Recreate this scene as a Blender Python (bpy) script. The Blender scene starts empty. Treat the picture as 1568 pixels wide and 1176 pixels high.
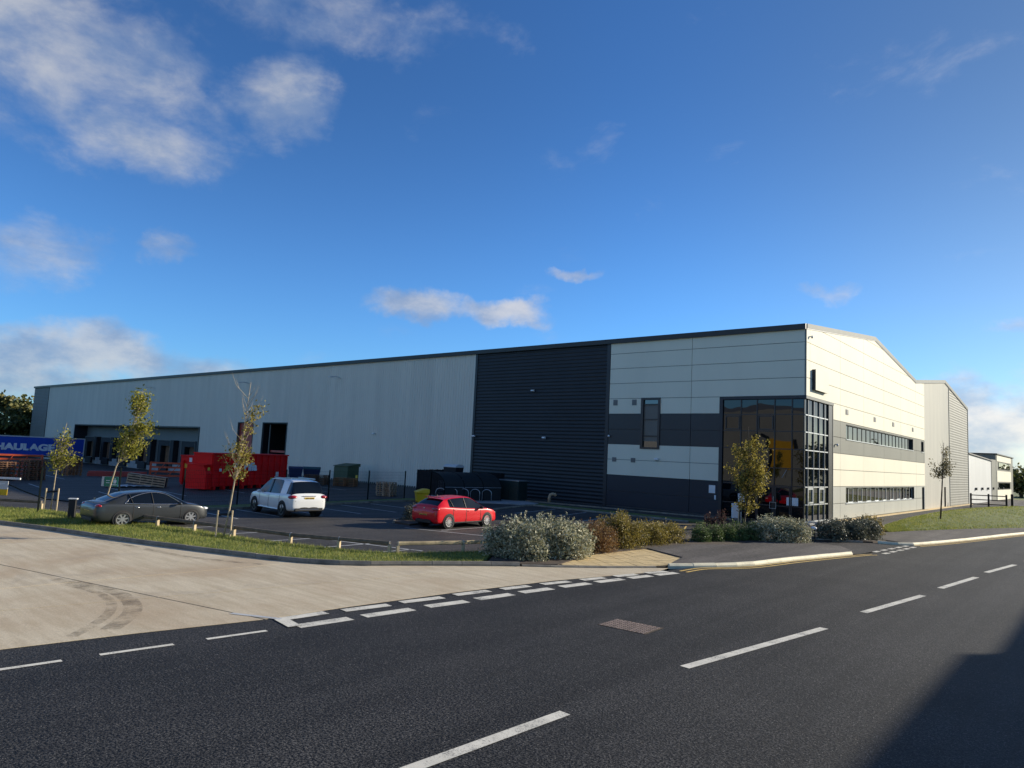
import bpy, bmesh, math, random
from mathutils import Vector, Matrix
R = math.radians
random.seed(11)
scene = bpy.context.scene
COL = scene.collection

# ------------------------------------------------------------------ camera
F_PX, PITCH, ROLL, YAW, EYE = 1089.15, 5.782, 2.732, 40.525, 3.4
_y, _p, _r = R(YAW), R(PITCH), R(ROLL)
fwd = Vector((-math.sin(_y)*math.cos(_p), math.cos(_y)*math.cos(_p), math.sin(_p)))
rgt = Vector((math.cos(_y), math.sin(_y), 0)); upv = rgt.cross(fwd)
r2 = rgt*math.cos(_r) + upv*math.sin(_r); u2 = upv*math.cos(_r) - rgt*math.sin(_r)
cd = bpy.data.cameras.new('camera'); cam = bpy.data.objects.new('camera', cd); COL.objects.link(cam)
cd.sensor_width = 36; cd.sensor_fit = 'HORIZONTAL'; cd.lens = F_PX/1568*36; cd.clip_start = .1; cd.clip_end = 5000
cam.matrix_world = Matrix(((r2.x, u2.x, -fwd.x, 0), (r2.y, u2.y, -fwd.y, 0), (r2.z, u2.z, -fwd.z, EYE), (0, 0, 0, 1)))
scene.camera = cam
scene.render.resolution_x, scene.render.resolution_y = 1024, 768

# ------------------------------------------------------------------ light
SUN_AZ, SUN_EL = 30.0, 18.5            # azimuth from +Y towards +X
sdir = Vector((math.sin(R(SUN_AZ))*math.cos(R(SUN_EL)), math.cos(R(SUN_AZ))*math.cos(R(SUN_EL)), math.sin(R(SUN_EL))))
sd = bpy.data.lights.new('sun', 'SUN'); sd.energy = 5.0; sd.angle = R(.53); sd.color = (1, .91, .75)
so = bpy.data.objects.new('sun', sd); COL.objects.link(so); so.rotation_euler = sdir.to_track_quat('Z', 'Y').to_euler()
scene.view_settings.view_transform = 'Standard'; scene.view_settings.look = 'None'
scene.view_settings.gamma = 1; scene.view_settings.use_curve_mapping = False
scene.view_settings.exposure = 0.5

class NT:
    """small helper round a node tree"""
    def __init__(s, tree): s.t = tree; s.n = tree.nodes; s.l = tree.links
    def new(s, typ, **kw):
        n = s.n.new(typ)
        for k, v in kw.items(): setattr(n, k, v)
        return n
    def put(s, sock, v):
        if isinstance(v, bpy.types.NodeSocket): s.l.new(v, sock)
        elif v is not None: sock.default_value = v
    def math(s, op, a, b=None, c=None, clamp=False):
        n = s.new('ShaderNodeMath', operation=op, use_clamp=clamp)
        s.put(n.inputs[0], a); s.put(n.inputs[1], b); s.put(n.inputs[2], c)
        return n.outputs[0]
    def vec(s, op, a, b=None):
        n = s.new('ShaderNodeVectorMath', operation=op)
        s.put(n.inputs[0], a)
        if b is not None: s.put(n.inputs[1], b)
        return n.outputs[1] if op in ('DOT_PRODUCT', 'LENGTH') else n.outputs[0]
    def maprange(s, v, a, b, c=0., d=1., typ='SMOOTHSTEP'):
        n = s.new('ShaderNodeMapRange', interpolation_type=typ); n.clamp = True
        s.put(n.inputs['Value'], v)
        for k, q in (('From Min', a), ('From Max', b), ('To Min', c), ('To Max', d)): s.put(n.inputs[k], q)
        return n.outputs[0]
    def mix(s, fac, a, b, blend='MIX'):
        n = s.new('ShaderNodeMix', data_type='RGBA', blend_type=blend)
        s.put(n.inputs[0], fac)
        for k, v in ((6, a), (7, b)):
            if isinstance(v, (tuple, list)): v = (*v[:3], 1)
            s.put(n.inputs[k], v)
        return n.outputs[2]
    def noise(s, vec, scale, detail=4, rough=.55, dist=0):
        n = s.new('ShaderNodeTexNoise'); s.put(n.inputs['Vector'], vec)
        n.inputs['Scale'].default_value = scale; n.inputs['Detail'].default_value = detail
        n.inputs['Roughness'].default_value = rough; n.inputs['Distortion'].default_value = dist
        return n.outputs['Fac']
    def scaled(s, vec, sc):
        n = s.new('ShaderNodeMapping'); s.put(n.inputs['Vector'], vec); n.inputs['Scale'].default_value = sc
        return n.outputs[0]

CLOUDS = (
    ((-0.8797,0.2125,0.4255),(0.3624,0.8791,0.3096),(0.3869,-0.2017,0.8998),0.2009,0.1117,0.95),
    ((-0.8763,0.3112,0.3678),(0.4126,0.8792,0.2382),(0.3132,-0.2132,0.9255),0.0895,0.0550,1.00),
    ((-0.7883,0.4407,0.4294),(0.5541,0.8122,0.1826),(0.3322,-0.2833,0.8997),0.0700,0.0570,0.85),
    ((-0.7265,0.4476,0.5214),(0.6059,0.7755,0.1777),(0.3978,-0.3453,0.8500),0.1995,0.0494,0.60),
    ((-0.9421,0.2659,0.2045),(0.3044,0.9341,0.1863),(0.1700,-0.1483,0.9742),0.0612,0.0453,0.75),
    ((-0.8967,0.3746,0.2356),(0.4171,0.8938,0.1649),(0.1825,-0.1729,0.9679),0.0279,0.0209,0.75),
    ((-0.9555,0.2815,0.0880),(0.2907,0.9501,0.1132),(0.0575,-0.1159,0.9916),0.1250,0.0500,1.3),
    ((-0.8994,0.4264,0.0961),(0.4350,0.8954,0.0946),(0.0507,-0.1177,0.9918),0.0844,0.0210,0.50),
    ((-0.7272,0.6561,0.2017),(0.6795,0.7301,0.0723),(0.1092,-0.1801,0.9776),0.0674,0.0234,1.1),
    ((-0.6533,0.7302,0.2001),(0.7515,0.6578,0.0508),(0.0962,-0.1827,0.9784),0.0640,0.0190,1.1),
    ((-0.5568,0.7918,0.2511),(0.8215,0.5698,0.0227),(0.1132,-0.2277,0.9671),0.0342,0.0095,0.82),
    ((-0.2835,0.9331,0.2212),(0.9531,0.2996,-0.0440),(0.0612,-0.2130,0.9751),0.0369,0.0133,0.82),
    ((-0.0975,0.9805,0.1704),(0.9923,0.1087,-0.0597),(0.0352,-0.1681,0.9851),0.0330,0.0150,0.95),
    ((-0.1039,0.9928,0.0594),(0.9946,0.1028,0.0168),(0.0240,-0.0576,0.9981),0.0800,0.0520,1.3),
)
w = bpy.data.worlds.new('World'); scene.world = w; w.use_nodes = True
t = NT(w.node_tree); t.n.clear()
sky = t.new('ShaderNodeTexSky', sky_type='NISHITA'); sky.sun_disc = False
sky.sun_elevation = R(SUN_EL); sky.sun_rotation = R(SUN_AZ); sky.air_density = 1.0; sky.dust_density = .25; sky.ozone_density = 2.2
tc = t.new('ShaderNodeTexCoord'); d = t.vec('NORMALIZE', tc.outputs['Generated'])
total = None
def far_cloud(az, el, ra, rb, wt):
    a, e = R(az), R(el); c = Vector((math.sin(a)*math.cos(e), math.cos(a)*math.cos(e), math.sin(e))); h = Vector((math.cos(a), -math.sin(a), 0))
    return tuple(c), tuple(h), tuple(h.cross(c)), ra, rb, wt
# same broken cloud added round the unseen sky, to whiten the shade
CLOUDS += tuple(far_cloud(*q) for q in ((22, 4, .30, .075, 1.), (48, 12, .14, .06, .9), (85, 9, .22, .07, 1.), (118, 16, .25, .10, .95), (150, 10, .22, .07, 1.), (172, 26, .30, .14, .95), (-150, 12, .25, .08, 1.), (-128, 32, .26, .13, .95), (-105, 14, .2, .07, .9), (140, 48, .25, .14, .8), (-165, 55, .3, .16, .85), (75, 40, .2, .1, .7)))
wn = t.new('ShaderNodeTexNoise'); t.put(wn.inputs['Vector'], d); wn.inputs['Scale'].default_value = 7; wn.inputs['Detail'].default_value = 6; wn.inputs['Roughness'].default_value = .62
warp = t.new('ShaderNodeVectorMath', operation='MULTIPLY_ADD'); t.put(warp.inputs[0], wn.outputs['Color']); warp.inputs[1].default_value = (.14, .14, .10); warp.inputs[2].default_value = (-.07, -.07, -.05)
dw = t.vec('ADD', d, warp.outputs[0])
for c, a, b, ra, rb, wt in CLOUDS:
    rel = t.vec('SUBTRACT', dw, c)
    u = t.math('DIVIDE', t.vec('DOT_PRODUCT', rel, a), ra*1.35); v = t.math('DIVIDE', t.vec('DOT_PRODUCT', rel, b), rb*1.35)
    q = t.math('ADD', t.math('MULTIPLY', u, u), t.math('MULTIPLY', v, v))
    m = t.math('MULTIPLY', t.math('SUBTRACT', 1.0, q, clamp=True), wt)
    m = t.math('MULTIPLY', m, t.math('GREATER_THAN', t.vec('DOT_PRODUCT', d, c), .5))
    total = m if total is None else t.math('MAXIMUM', total, m)
ds = t.scaled(d, (1, 1, 1.9))
n1 = t.noise(ds, 8.5, 10, .6, .25); n2 = t.noise(ds, 3.1, 5, .5)
field = t.math('ADD', t.math('MULTIPLY', total, .66), t.math('MULTIPLY', t.math('SUBTRACT', n1, .5), 1.25))
field = t.math('ADD', field, t.math('MULTIPLY', t.math('SUBTRACT', n2, .5), .35))
dens = t.maprange(field, .12, .80, 0, .80)
lit = t.maprange(t.noise(t.vec('ADD', ds, (.012, .02, .035)), 10.0, 7, .6), .34, .68)
ccol = t.mix(lit, (2.3, 3.1, 4.7), (5.5, 5.6, 5.8))
hz = t.new('ShaderNodeSeparateXYZ'); t.put(hz.inputs[0], d)
sunw = t.maprange(t.vec('DOT_PRODUCT', d, tuple(sdir)), .5, 1.0)
ccol = t.mix(1.0, ccol, t.mix(t.maprange(t.vec('DOT_PRODUCT', d, tuple(sdir)), .1, .9), (1, 1, 1), (1.7, 1.5, 1.3)), 'MULTIPLY')
tint = t.mix(sunw, (.43, .80, 1.27), (.60, .71, .84))
gain = t.maprange(hz.outputs[2], .08, .50, 1.40, 1.06)
skyc = t.mix(1.0, t.mix(1.0, sky.outputs[0], tint, 'MULTIPLY'), gain, 'MULTIPLY')
bg = t.new('ShaderNodeBackground'); bg.inputs['Strength'].default_value = .078
t.put(bg.inputs['Color'], t.mix(dens, skyc, ccol))
wo = t.new('ShaderNodeOutputWorld'); t.l.new(bg.outputs[0], wo.inputs[0])

# ------------------------------------------------------------------ materials
MATS = {}
def pm(name, col, rough=.6, var=.1, scale=1.2, metal=0., spec=.5, bump=0., bscale=60, stretch=None, grime=0., grimecol=(.05, .045, .035), fleck=0., fscale=90, coat=0., ior=None, trans=0.):
    m = bpy.data.materials.new(name); m.use_nodes = True
    t = NT(m.node_tree); b = t.n['Principled BSDF']
    g = t.new('ShaderNodeNewGeometry').outputs['Position']
    gs = t.scaled(g, stretch) if stretch else g
    n = t.noise(gs, scale, 6, .6)
    lo = tuple(c*(1-var) for c in col); hi = tuple(min(1, c*(1+var)) for c in col)
    c = t.mix(t.maprange(n, .3, .7), lo, hi)
    if grime: c = t.mix(t.math('MULTIPLY', t.maprange(t.noise(gs, scale*.37, 5, .62, .4), .47, .75), grime), c, grimecol)
    if fleck:
        f = t.noise(g, fscale, 2, .7)
        c = t.mix(t.maprange(f, .38, .62), tuple(x*(1-fleck) for x in (1, 1, 1)), tuple(1+fleck for x in (1, 1, 1)), 'MIX') if False else t.mix(1.0, c, t.mix(t.maprange(f, .35, .68), (1-fleck,)*3, (1+fleck,)*3), 'MULTIPLY')
    t.put(b.inputs['Base Color'], c); b.inputs['Roughness'].default_value = rough; b.inputs['Metallic'].default_value = metal
    b.inputs['Specular IOR Level'].default_value = spec; b.inputs['Coat Weight'].default_value = coat; b.inputs['Coat Roughness'].default_value = .04
    if ior: b.inputs['IOR'].default_value = ior
    if trans: b.inputs['Subsurface Weight'].default_value = 0
    if bump:
        bn = t.new('ShaderNodeBump'); bn.inputs['Strength'].default_value = bump; bn.inputs['Distance'].default_value = .01
        t.put(bn.inputs['Height'], t.noise(g, bscale, 3, .6)); t.l.new(bn.outputs[0], b.inputs['Normal'])
    MATS[name] = m; return m

def leafmat(name, cols, rough=.55, scale=6., transl=.35):
    m = bpy.data.materials.new(name); m.use_nodes = True
    t = NT(m.node_tree); b = t.n['Principled BSDF']; out = t.n['Material Output']
    g = t.new('ShaderNodeNewGeometry')
    n = t.noise(g.outputs['Position'], scale, 3, .6); rnd = g.outputs['Random Per Island']
    f = t.math('ADD', t.math('MULTIPLY', n, .6), t.math('MULTIPLY', rnd, .5))
    c = t.mix(t.maprange(f, .3, .52), cols[0], cols[1]); c = t.mix(t.maprange(f, .44, .76), c, cols[2])
    t.put(b.inputs['Base Color'], c); b.inputs['Roughness'].default_value = rough; b.inputs['Specular IOR Level'].default_value = .35
    tr = t.new('ShaderNodeBsdfTranslucent'); t.put(tr.inputs[0], c)
    mx = t.new('ShaderNodeMixShader'); mx.inputs[0].default_value = transl
    t.l.new(b.outputs[0], mx.inputs[1]); t.l.new(tr.outputs[0], mx.inputs[2]); t.l.new(mx.outputs[0], out.inputs[0])
    MATS[name] = m; return m

def glassmat(name, tint=(.004, .005, .006), ior=2.1, wave=.0, rough=.015, wscale=.5):
    m = bpy.data.materials.new(name); m.use_nodes = True
    t = NT(m.node_tree); b = t.n['Principled BSDF']
    b.inputs['Base Color'].default_value = (*tint, 1); b.inputs['Roughness'].default_value = rough; b.inputs['IOR'].default_value = ior
    if wave:
        bn = t.new('ShaderNodeBump'); bn.inputs['Strength'].default_value = wave; bn.inputs['Distance'].default_value = .05
        g = t.new('ShaderNodeNewGeometry').outputs['Position']
        t.put(bn.inputs['Height'], t.noise(g, wscale, 1, .5)); t.l.new(bn.outputs[0], b.inputs['Normal'])
    MATS[name] = m; return m

def roadmat(name, base, warm, fleckamt=.5, rough=.62):
    """bound aggregate: stone flecks, patches of wear"""
    m = bpy.data.materials.new(name); m.use_nodes = True
    t = NT(m.node_tree); b = t.n['Principled BSDF']
    g = t.new('ShaderNodeNewGeometry').outputs['Position']
    c = t.mix(t.maprange(t.noise(g, .35, 6, .6, .3), .3, .7), base, warm)
    c = t.mix(1., c, t.mix(t.maprange(t.noise(t.scaled(g, (1.1, .05, 1)), 1.0, 3, .6), .36, .64), (.82,)*3, (1.16,)*3), 'MULTIPLY')
    s1 = t.noise(g, 33, 2, .8); s2 = t.noise(g, 8, 2, .7)
    c = t.mix(1., c, t.mix(t.maprange(s1, .45, .58), (1-fleckamt,)*3, (1+fleckamt*1.6,)*3), 'MULTIPLY')
    c = t.mix(1., c, t.mix(t.maprange(s2, .4, .62), (.84,)*3, (1.14,)*3), 'MULTIPLY')
    v = t.new('ShaderNodeTexVoronoi'); v.inputs['Scale'].default_value = 30; t.put(v.inputs['Vector'], g)
    spark = t.math('MULTIPLY', t.math('LESS_THAN', v.outputs['Distance'], .25), t.math('GREATER_THAN', t.noise(g, 19, 2, .8), .54))
    c = t.mix(t.math('MULTIPLY', spark, .55), c, (.30, .28, .25))
    t.put(b.inputs['Base Color'], c); b.inputs['Specular IOR Level'].default_value = .22
    t.put(b.inputs['Roughness'], t.maprange(s1, .3, .7, rough-.12, rough+.15))
    bn = t.new('ShaderNodeBump'); bn.inputs['Strength'].default_value = .55; bn.inputs['Distance'].default_value = .012
    t.put(bn.inputs['Height'], t.math('ADD', s1, s2)); t.l.new(bn.outputs[0], b.inputs['Normal'])
    MATS[name] = m; return m

def paintmat(name, col, wear=.55):
    """worn road paint: chips let the aggregate through"""
    m = bpy.data.materials.new(name); m.use_nodes = True
    t = NT(m.node_tree); b = t.n['Principled BSDF']
    g = t.new('ShaderNodeNewGeometry').outputs['Position']
    n = t.math('ADD', t.math('MULTIPLY', t.noise(g, 38, 4, .75), .6), t.math('MULTIPLY', t.noise(g, 2.2, 4, .6), .45))
    c = t.mix(t.maprange(t.noise(g, 3, 4), .3, .7), tuple(x*.82 for x in col), col)
    c = t.mix(t.math('MULTIPLY', t.maprange(n, .53, .64), wear), c, (.07, .07, .07))
    t.put(b.inputs['Base Color'], c); b.inputs['Roughness'].default_value = .65
    MATS[name] = m; return m

def concretemat(name):
    m = bpy.data.materials.new(name); m.use_nodes = True
    t = NT(m.node_tree); b = t.n['Principled BSDF']
    g = t.new('ShaderNodeNewGeometry').outputs['Position']
    mp = t.new('ShaderNodeMapping'); t.put(mp.inputs['Vector'], g); mp.inputs['Rotation'].default_value = (0, 0, R(-62)); mp.inputs['Scale'].default_value = (.5, 4, 1)
    streak = t.noise(mp.outputs[0], 1.1, 6, .65, .2)
    c = t.mix(t.maprange(streak, .3, .72), (.51, .42, .28), (.64, .545, .385))
    c = t.mix(t.math('MULTIPLY', t.maprange(t.noise(g, .22, 4, .6, .5), .42, .68), .75), c, (.44, .325, .20))
    c = t.mix(t.math('MULTIPLY', t.maprange(t.noise(g, .55, 6, .65, .8), .55, .74), .4), c, (.33, .28, .215))
    c = t.mix(t.math('MULTIPLY', t.maprange(t.noise(mp.outputs[0], 5, 4, .7), .56, .76), .3), c, (.28, .23, .18))
    c = t.mix(1., c, t.mix(t.maprange(t.noise(g, 45, 3, .7), .3, .7), (.84,)*3, (1.14,)*3), 'MULTIPLY')
    t.put(b.inputs['Base Color'], c); b.inputs['Roughness'].default_value = .8
    bn = t.new('ShaderNodeBump'); bn.inputs['Strength'].default_value = .3; bn.inputs['Distance'].default_value = .008
    mp2 = t.new('ShaderNodeMapping'); t.put(mp2.inputs['Vector'], g); mp2.inputs['Rotation'].default_value = (0, 0, R(-62)); mp2.inputs['Scale'].default_value = (2, 40, 1)
    t.put(bn.inputs['Height'], t.noise(mp2.outputs[0], 2, 4, .6)); t.l.new(bn.outputs[0], b.inputs['Normal'])
    MATS[name] = m; return m

roadmat('asphalt', (.023, .0225, .0215), (.034, .0325, .0305), .86, .72)
roadmat('lot_asphalt', (.044, .041, .038), (.064, .058, .052), .35, .72)
roadmat('path_asphalt', (.10, .090, .080), (.135, .12, .105), .2, .75)
concretemat('apron')
pm('joint', (.05, .042, .035), .9)
paintmat('white_paint', (.80, .75, .62), .7); paintmat('lot_paint', (.55, .55, .53), .6); paintmat('yellow_paint', (.82, .55, .15), .45)
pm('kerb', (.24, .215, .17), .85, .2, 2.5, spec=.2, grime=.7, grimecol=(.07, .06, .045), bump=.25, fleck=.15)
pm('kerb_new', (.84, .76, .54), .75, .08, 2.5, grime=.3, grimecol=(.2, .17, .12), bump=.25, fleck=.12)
pm('tactile', (.64, .48, .24), .8, .14, 3, grime=.35, grimecol=(.2, .15, .09), fleck=.1)
pm('soil', (.07, .05, .035), .95, .3, 4, bump=.6, bscale=20)
pm('turf', (.10, .13, .026), .95, .35, 2.4, bump=.8, bscale=25)
pm('field', (.06, .075, .03), .95, .25, .05)
pm('rust', (.36, .27, .22), .6, .35, 9, metal=.3, bump=.4)
pm('panel_white', (.76, .72, .575), .65, .03, .35, spec=.12, grime=.12, grimecol=(.48, .46, .40), stretch=(1, 1, .35))
pm('panel_navy', (.013, .020, .025), .42, .08, .5, grime=.15, grimecol=(.04, .045, .05))
pm('panel_navy_deep', (.005, .011, .022), .5, .08, .5)
pm('panel_grey', (.20, .205, .175), .6, .05, .4, spec=.12, stretch=(1, 1, .3), grime=.12, grimecol=(.2, .2, .18))  # on the gable, grazing sheen of the dark panels put into the grey
pm('panel_pale_sheen', (.40, .405, .36), .6, .05, .4, spec=.15, stretch=(1, 1, .3), grime=.2, grimecol=(.36, .36, .33))  # gable foot: dark panels with the sun's sheen put into the colour
pm('silver_sheet', (.70, .655, .55), .6, .045, .55, spec=.15, stretch=(1.6, 1.6, .16), grime=.22, grimecol=(.48, .455, .39))
pm('unit_grey', (.27, .275, .285), .6, .06, .3, spec=.15)
pm('far_silver', (.50, .51, .50), .5, .06, .3, stretch=(2, 2, .2), grime=.15, grimecol=(.3, .3, .28))
pm('dark_sheet', (.009, .0125, .016), .55, .15, .5, grime=.2, grimecol=(.03, .03, .03))
pm('grey_sheet', (.22, .22, .195), .6, .06, .6, spec=.15)
pm('trim_dark', (.013, .017, .022), .45, .1); pm('trim_pale', (.19, .20, .185), .6, .06, spec=.12); pm('wall_back', (.08, .085, .09), .8)
pm('roof', (.30, .31, .32), .55, .05, .4); pm('roof_dark', (.05, .055, .06), .6)
pm('bay_grey', (.15, .155, .15), .55, .06, .4); pm('concrete_wall', (.34, .34, .33), .85, .12, 1.5, grime=.3)
pm('rubber', (.010, .010, .012), .7, .2); pm('door_red', (.40, .045, .028), .5, .1, 2); pm('void', (.004, .004, .005), .9)
pm('frame_dark', (.010, .013, .017), .35, .05); pm('frame_pale', (.52, .55, .56), .35, .04, metal=.3); pm('frame_mid', (.20, .21, .21), .4, .04)
pm('vent', (.16, .165, .16), .5, .1); pm('white_plain', (.75, .75, .74), .5, .04); pm('off_white', (.60, .60, .58), .5, .08)
glassmat('glass_front', (.002, .003, .004), 1.52, .16, wscale=.6); glassmat('glass_side', (.004, .005, .006), 1.75, .03); glassmat('glass_low', (.003, .003, .004), 1.42, .02)
glassmat('glass_strip', (.005, .006, .008), 1.9, .03); glassmat('glass_car', (.004, .006, .009), 1.5)
pm('timber_sunlit', (.46, .36, .20), .8, .22, 5, stretch=(1, 1, 1), grime=.5, grimecol=(.16, .12, .07), bump=.3)  # knee rail timber with the sunlight put into its colour
pm('timber_shaded', (.16, .125, .085), .85, .25, 5, grime=.5, grimecol=(.06, .06, .03), bump=.3)  # same rail timber with the shade put into its colour
pm('timber_black', (.010, .010, .011), .9, .35, 4); pm('timber_brown', (.15, .075, .036), .85, .3, 4, fleck=.2, fscale=15)
pm('timber_orange', (.27, .125, .05), .85, .3, 4); pm('pallet_pale', (.42, .30, .19), .85, .25, 4)
pm('bark_pale', (.43, .35, .23), .8, .25, 9, grime=.4, grimecol=(.13, .1, .06)); pm('bark_dark', (.085, .065, .045), .9, .3, 8)
pm('stake', (.56, .44, .27), .8, .15, 4); pm('strap', (.008, .008, .009), .7)
pm('post_green', (.006, .010, .009), .8, spec=.1); pm('galv', (.42, .44, .45), .38, .08, 3, metal=.7)
pm('red_steel', (.78, .010, .012), .55, .12, 1.2, spec=.2, grime=.3, grimecol=(.26, .008, .008)); pm('orange_steel', (.55, .085, .025), .55, .15, 2)
pm('sticker_yellow', (.72, .48, .05), .5); pm('bin_yellow', (.72, .46, .012), .45, .08); pm('cabinet_green', (.055, .085, .040), .6, .1); pm('cabinet_teal', (.006, .024, .022), .5)
pm('bin_blue', (.008, .018, .075), .5); pm('sheet_teal', (.02, .07, .085), .6); pm('trailer_blue', (.008, .065, .46), .45, .08, .4); pm('sign_green', (.01, .20, .115), .5)
pm('pipe', (.50, .34, .20), .6); pm('black_plastic', (.008, .008, .009), .55); pm('clear_sheet', (.022, .026, .027), .6, .1, 1, spec=.15); pm('yellow_door', (.62, .34, .012), .5, .05)
pm('paint_red', (.62, .004, .012), .32, .03, spec=.3, coat=.6); pm('paint_white', (.78, .78, .76), .3, .02, coat=1.); pm('paint_grey', (.032, .036, .039), .35, .03, metal=.3, coat=.5)
pm('tyre', (.012, .012, .013), .8); pm('alloy', (.55, .56, .57), .3, .05, metal=.8); pm('alloy_dark', (.10, .10, .10), .35, metal=.8); pm('chrome', (.7, .71, .72), .15, .02, metal=.9)
pm('lamp_red', (.35, .008, .012), .2, coat=1.); pm('lamp_clear', (.75, .77, .78), .12, coat=1.); pm('plate_yellow', (.70, .46, .05), .5); pm('letter', (.78, .80, .82), .5); pm('mark_dark', (.03, .025, .02), .6)
leafmat('leaf_young', ((.085, .10, .016), (.22, .22, .03), (.46, .42, .075)), transl=.5)
leafmat('leaf_amber', ((.085, .08, .018), (.20, .175, .034), (.42, .34, .08)), transl=.5)
leafmat('leaf_sparse', ((.10, .09, .05), (.18, .16, .085), (.28, .24, .13)))
leafmat('leaf_silver', ((.12, .13, .07), (.30, .31, .19), (.58, .54, .37)), scale=4, transl=.2)
leafmat('leaf_brown', ((.09, .07, .02), (.21, .17, .035), (.36, .28, .06)), scale=3, transl=.3)
leafmat('leaf_russet', ((.10, .045, .02), (.19, .10, .04), (.30, .19, .07)), scale=3, transl=.3)
leafmat('leaf_plum', ((.045, .015, .014), (.075, .03, .024), (.11, .055, .04)), transl=.3)
leafmat('leaf_green', ((.035, .06, .014), (.09, .14, .035), (.19, .25, .08)), scale=5, transl=.25)
leafmat('leaf_dull', ((.04, .047, .03), (.10, .11, .075), (.21, .21, .15)), scale=4, transl=.2)
leafmat('leaf_tree', ((.035, .05, .015), (.085, .105, .03), (.19, .17, .05)), scale=.5, transl=.25)
leafmat('grass', ((.085, .13, .016), (.19, .25, .035), (.42, .39, .10)), scale=1.1, transl=.35)

# ------------------------------------------------------------------ object helpers
class MB:
    """collects shapes, then links them as ONE mesh object"""
    def __init__(s): s.v = []; s.f = []; s.m = []; s.k = 0
    def add(s, v, f, k=None):
        o = len(s.v); s.v += [tuple(q) for q in v]; s.f += [tuple(i+o for i in q) for q in f]; s.m += [s.k if k is None else k]*len(f); return s
    def box(s, x0, x1, y0, y1, z0, z1, k=None):
        v = [(x, y, z) for z in (z0, z1) for y in (y0, y1) for x in (x0, x1)]
        return s.add(v, [(0, 2, 3, 1), (4, 5, 7, 6), (0, 1, 5, 4), (2, 6, 7, 3), (0, 4, 6, 2), (1, 3, 7, 5)], k)
    def prism(s, poly, z0, z1, k=None):
        n = len(poly); v = [(x, y, z0) for x, y in poly]+[(x, y, z1) for x, y in poly]
        return s.add(v, [tuple(range(n))[::-1], tuple(range(n, 2*n))]+[(i, (i+1) % n, n+(i+1) % n, n+i) for i in range(n)], k)
    def extr(s, prof, axis, a, b, k=None):
        """closed profile of (p, q) swept along an axis: x -> (y,z), y -> (x,z)"""
        n = len(prof)
        f = (lambda t, p: (t, p[0], p[1])) if axis == 'x' else (lambda t, p: (p[0], t, p[1]))
        v = [f(a, p) for p in prof]+[f(b, p) for p in prof]
        return s.add(v, [tuple(range(n))[::-1], tuple(range(n, 2*n))]+[(i, (i+1) % n, n+(i+1) % n, n+i) for i in range(n)], k)
    def tube(s, pts, rads, n=8, cap=True, k=None):
        pts = [Vector(p) for p in pts]
        if not hasattr(rads, '__len__'): rads = [rads]*len(pts)
        o = len(s.v); v = []; f = []; pu = None
        for i, p in enumerate(pts):
            d = (pts[min(i+1, len(pts)-1)]-pts[max(i-1, 0)]).normalized()
            if pu is None: pu = d.orthogonal().normalized()
            u = (pu-d*pu.dot(d)); u = u.normalized() if u.length > 1e-5 else d.orthogonal().normalized(); pu = u; w = d.cross(u)
            v += [p+(u*math.cos(a)+w*math.sin(a))*rads[i] for a in (2*math.pi*j/n for j in range(n))]
        for i in range(len(pts)-1):
            for j in range(n): f.append((i*n+j, i*n+(j+1) % n, (i+1)*n+(j+1) % n, (i+1)*n+j))
        if cap: f += [tuple(range(n))[::-1], tuple(range((len(pts)-1)*n, len(pts)*n))]
        return s.add(v, f, k)
    def lathe(s, prof, n=20, axis='z', c=(0, 0, 0), k=None):
        v = []; f = []
        for r, h in prof:
            for j in range(n):
                a = 2*math.pi*j/n; p = (r*math.cos(a), r*math.sin(a))
                q = (p[0], p[1], h) if axis == 'z' else ((p[0], h, p[1]) if axis == 'y' else (h, p[0], p[1]))
                v.append((q[0]+c[0], q[1]+c[1], q[2]+c[2]))
        for i in range(len(prof)-1):
            for j in range(n): f.append((i*n+j, i*n+(j+1) % n, (i+1)*n+(j+1) % n, (i+1)*n+j))
        return s.add(v, f, k)
    def ell(s, c, r, nu=12, nv=8, k=None):
        v = []; f = []
        for i in range(nv+1):
            t = math.pi*i/nv
            for j in range(nu):
                a = 2*math.pi*j/nu; v.append((c[0]+r[0]*math.sin(t)*math.cos(a), c[1]+r[1]*math.sin(t)*math.sin(a), c[2]+r[2]*math.cos(t)))
        for i in range(nv):
            for j in range(nu): f.append((i*nu+j, (i+1)*nu+j, (i+1)*nu+(j+1) % nu, i*nu+(j+1) % nu))
        return s.add(v, f, k)
    def mesh(s, name, mats, smooth=False):
        me = bpy.data.meshes.new(name); me.from_pydata(s.v, [], s.f)
        for m in (mats if isinstance(mats, (list, tuple)) else [mats]): me.materials.append(MATS[m])
        me.polygons.foreach_set('material_index', s.m)
        if smooth: me.polygons.foreach_set('use_smooth', [True]*len(me.polygons))
        me.update(); return me
    def build(s, name, mats, parent=None, smooth=False, bevel=0, loc=None, fixn=True):
        me = s.mesh(name, mats, smooth)
        if fixn and len(s.f) < 30000:
            bm = bmesh.new(); bm.from_mesh(me); bmesh.ops.recalc_face_normals(bm, faces=bm.faces); bm.to_mesh(me); bm.free()
        o = put(name, me, parent, loc)
        if bevel:
            b = o.modifiers.new('bevel', 'BEVEL'); b.width = bevel; b.segments = 1; b.limit_method = 'ANGLE'
        return o
def put(name, data, parent=None, loc=None, rz=0, sc=None):
    o = bpy.data.objects.new(name, data); COL.objects.link(o); o.parent = parent
    if loc: o.location = loc
    if rz: o.rotation_euler.z = rz
    if sc: o.scale = sc
    return o
def tag(o, label=None, cat=None, group=None, kind=None):
    for k, v in (('label', label), ('category', cat), ('group', group), ('kind', kind)):
        if v: o[k] = v
    return o
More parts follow.
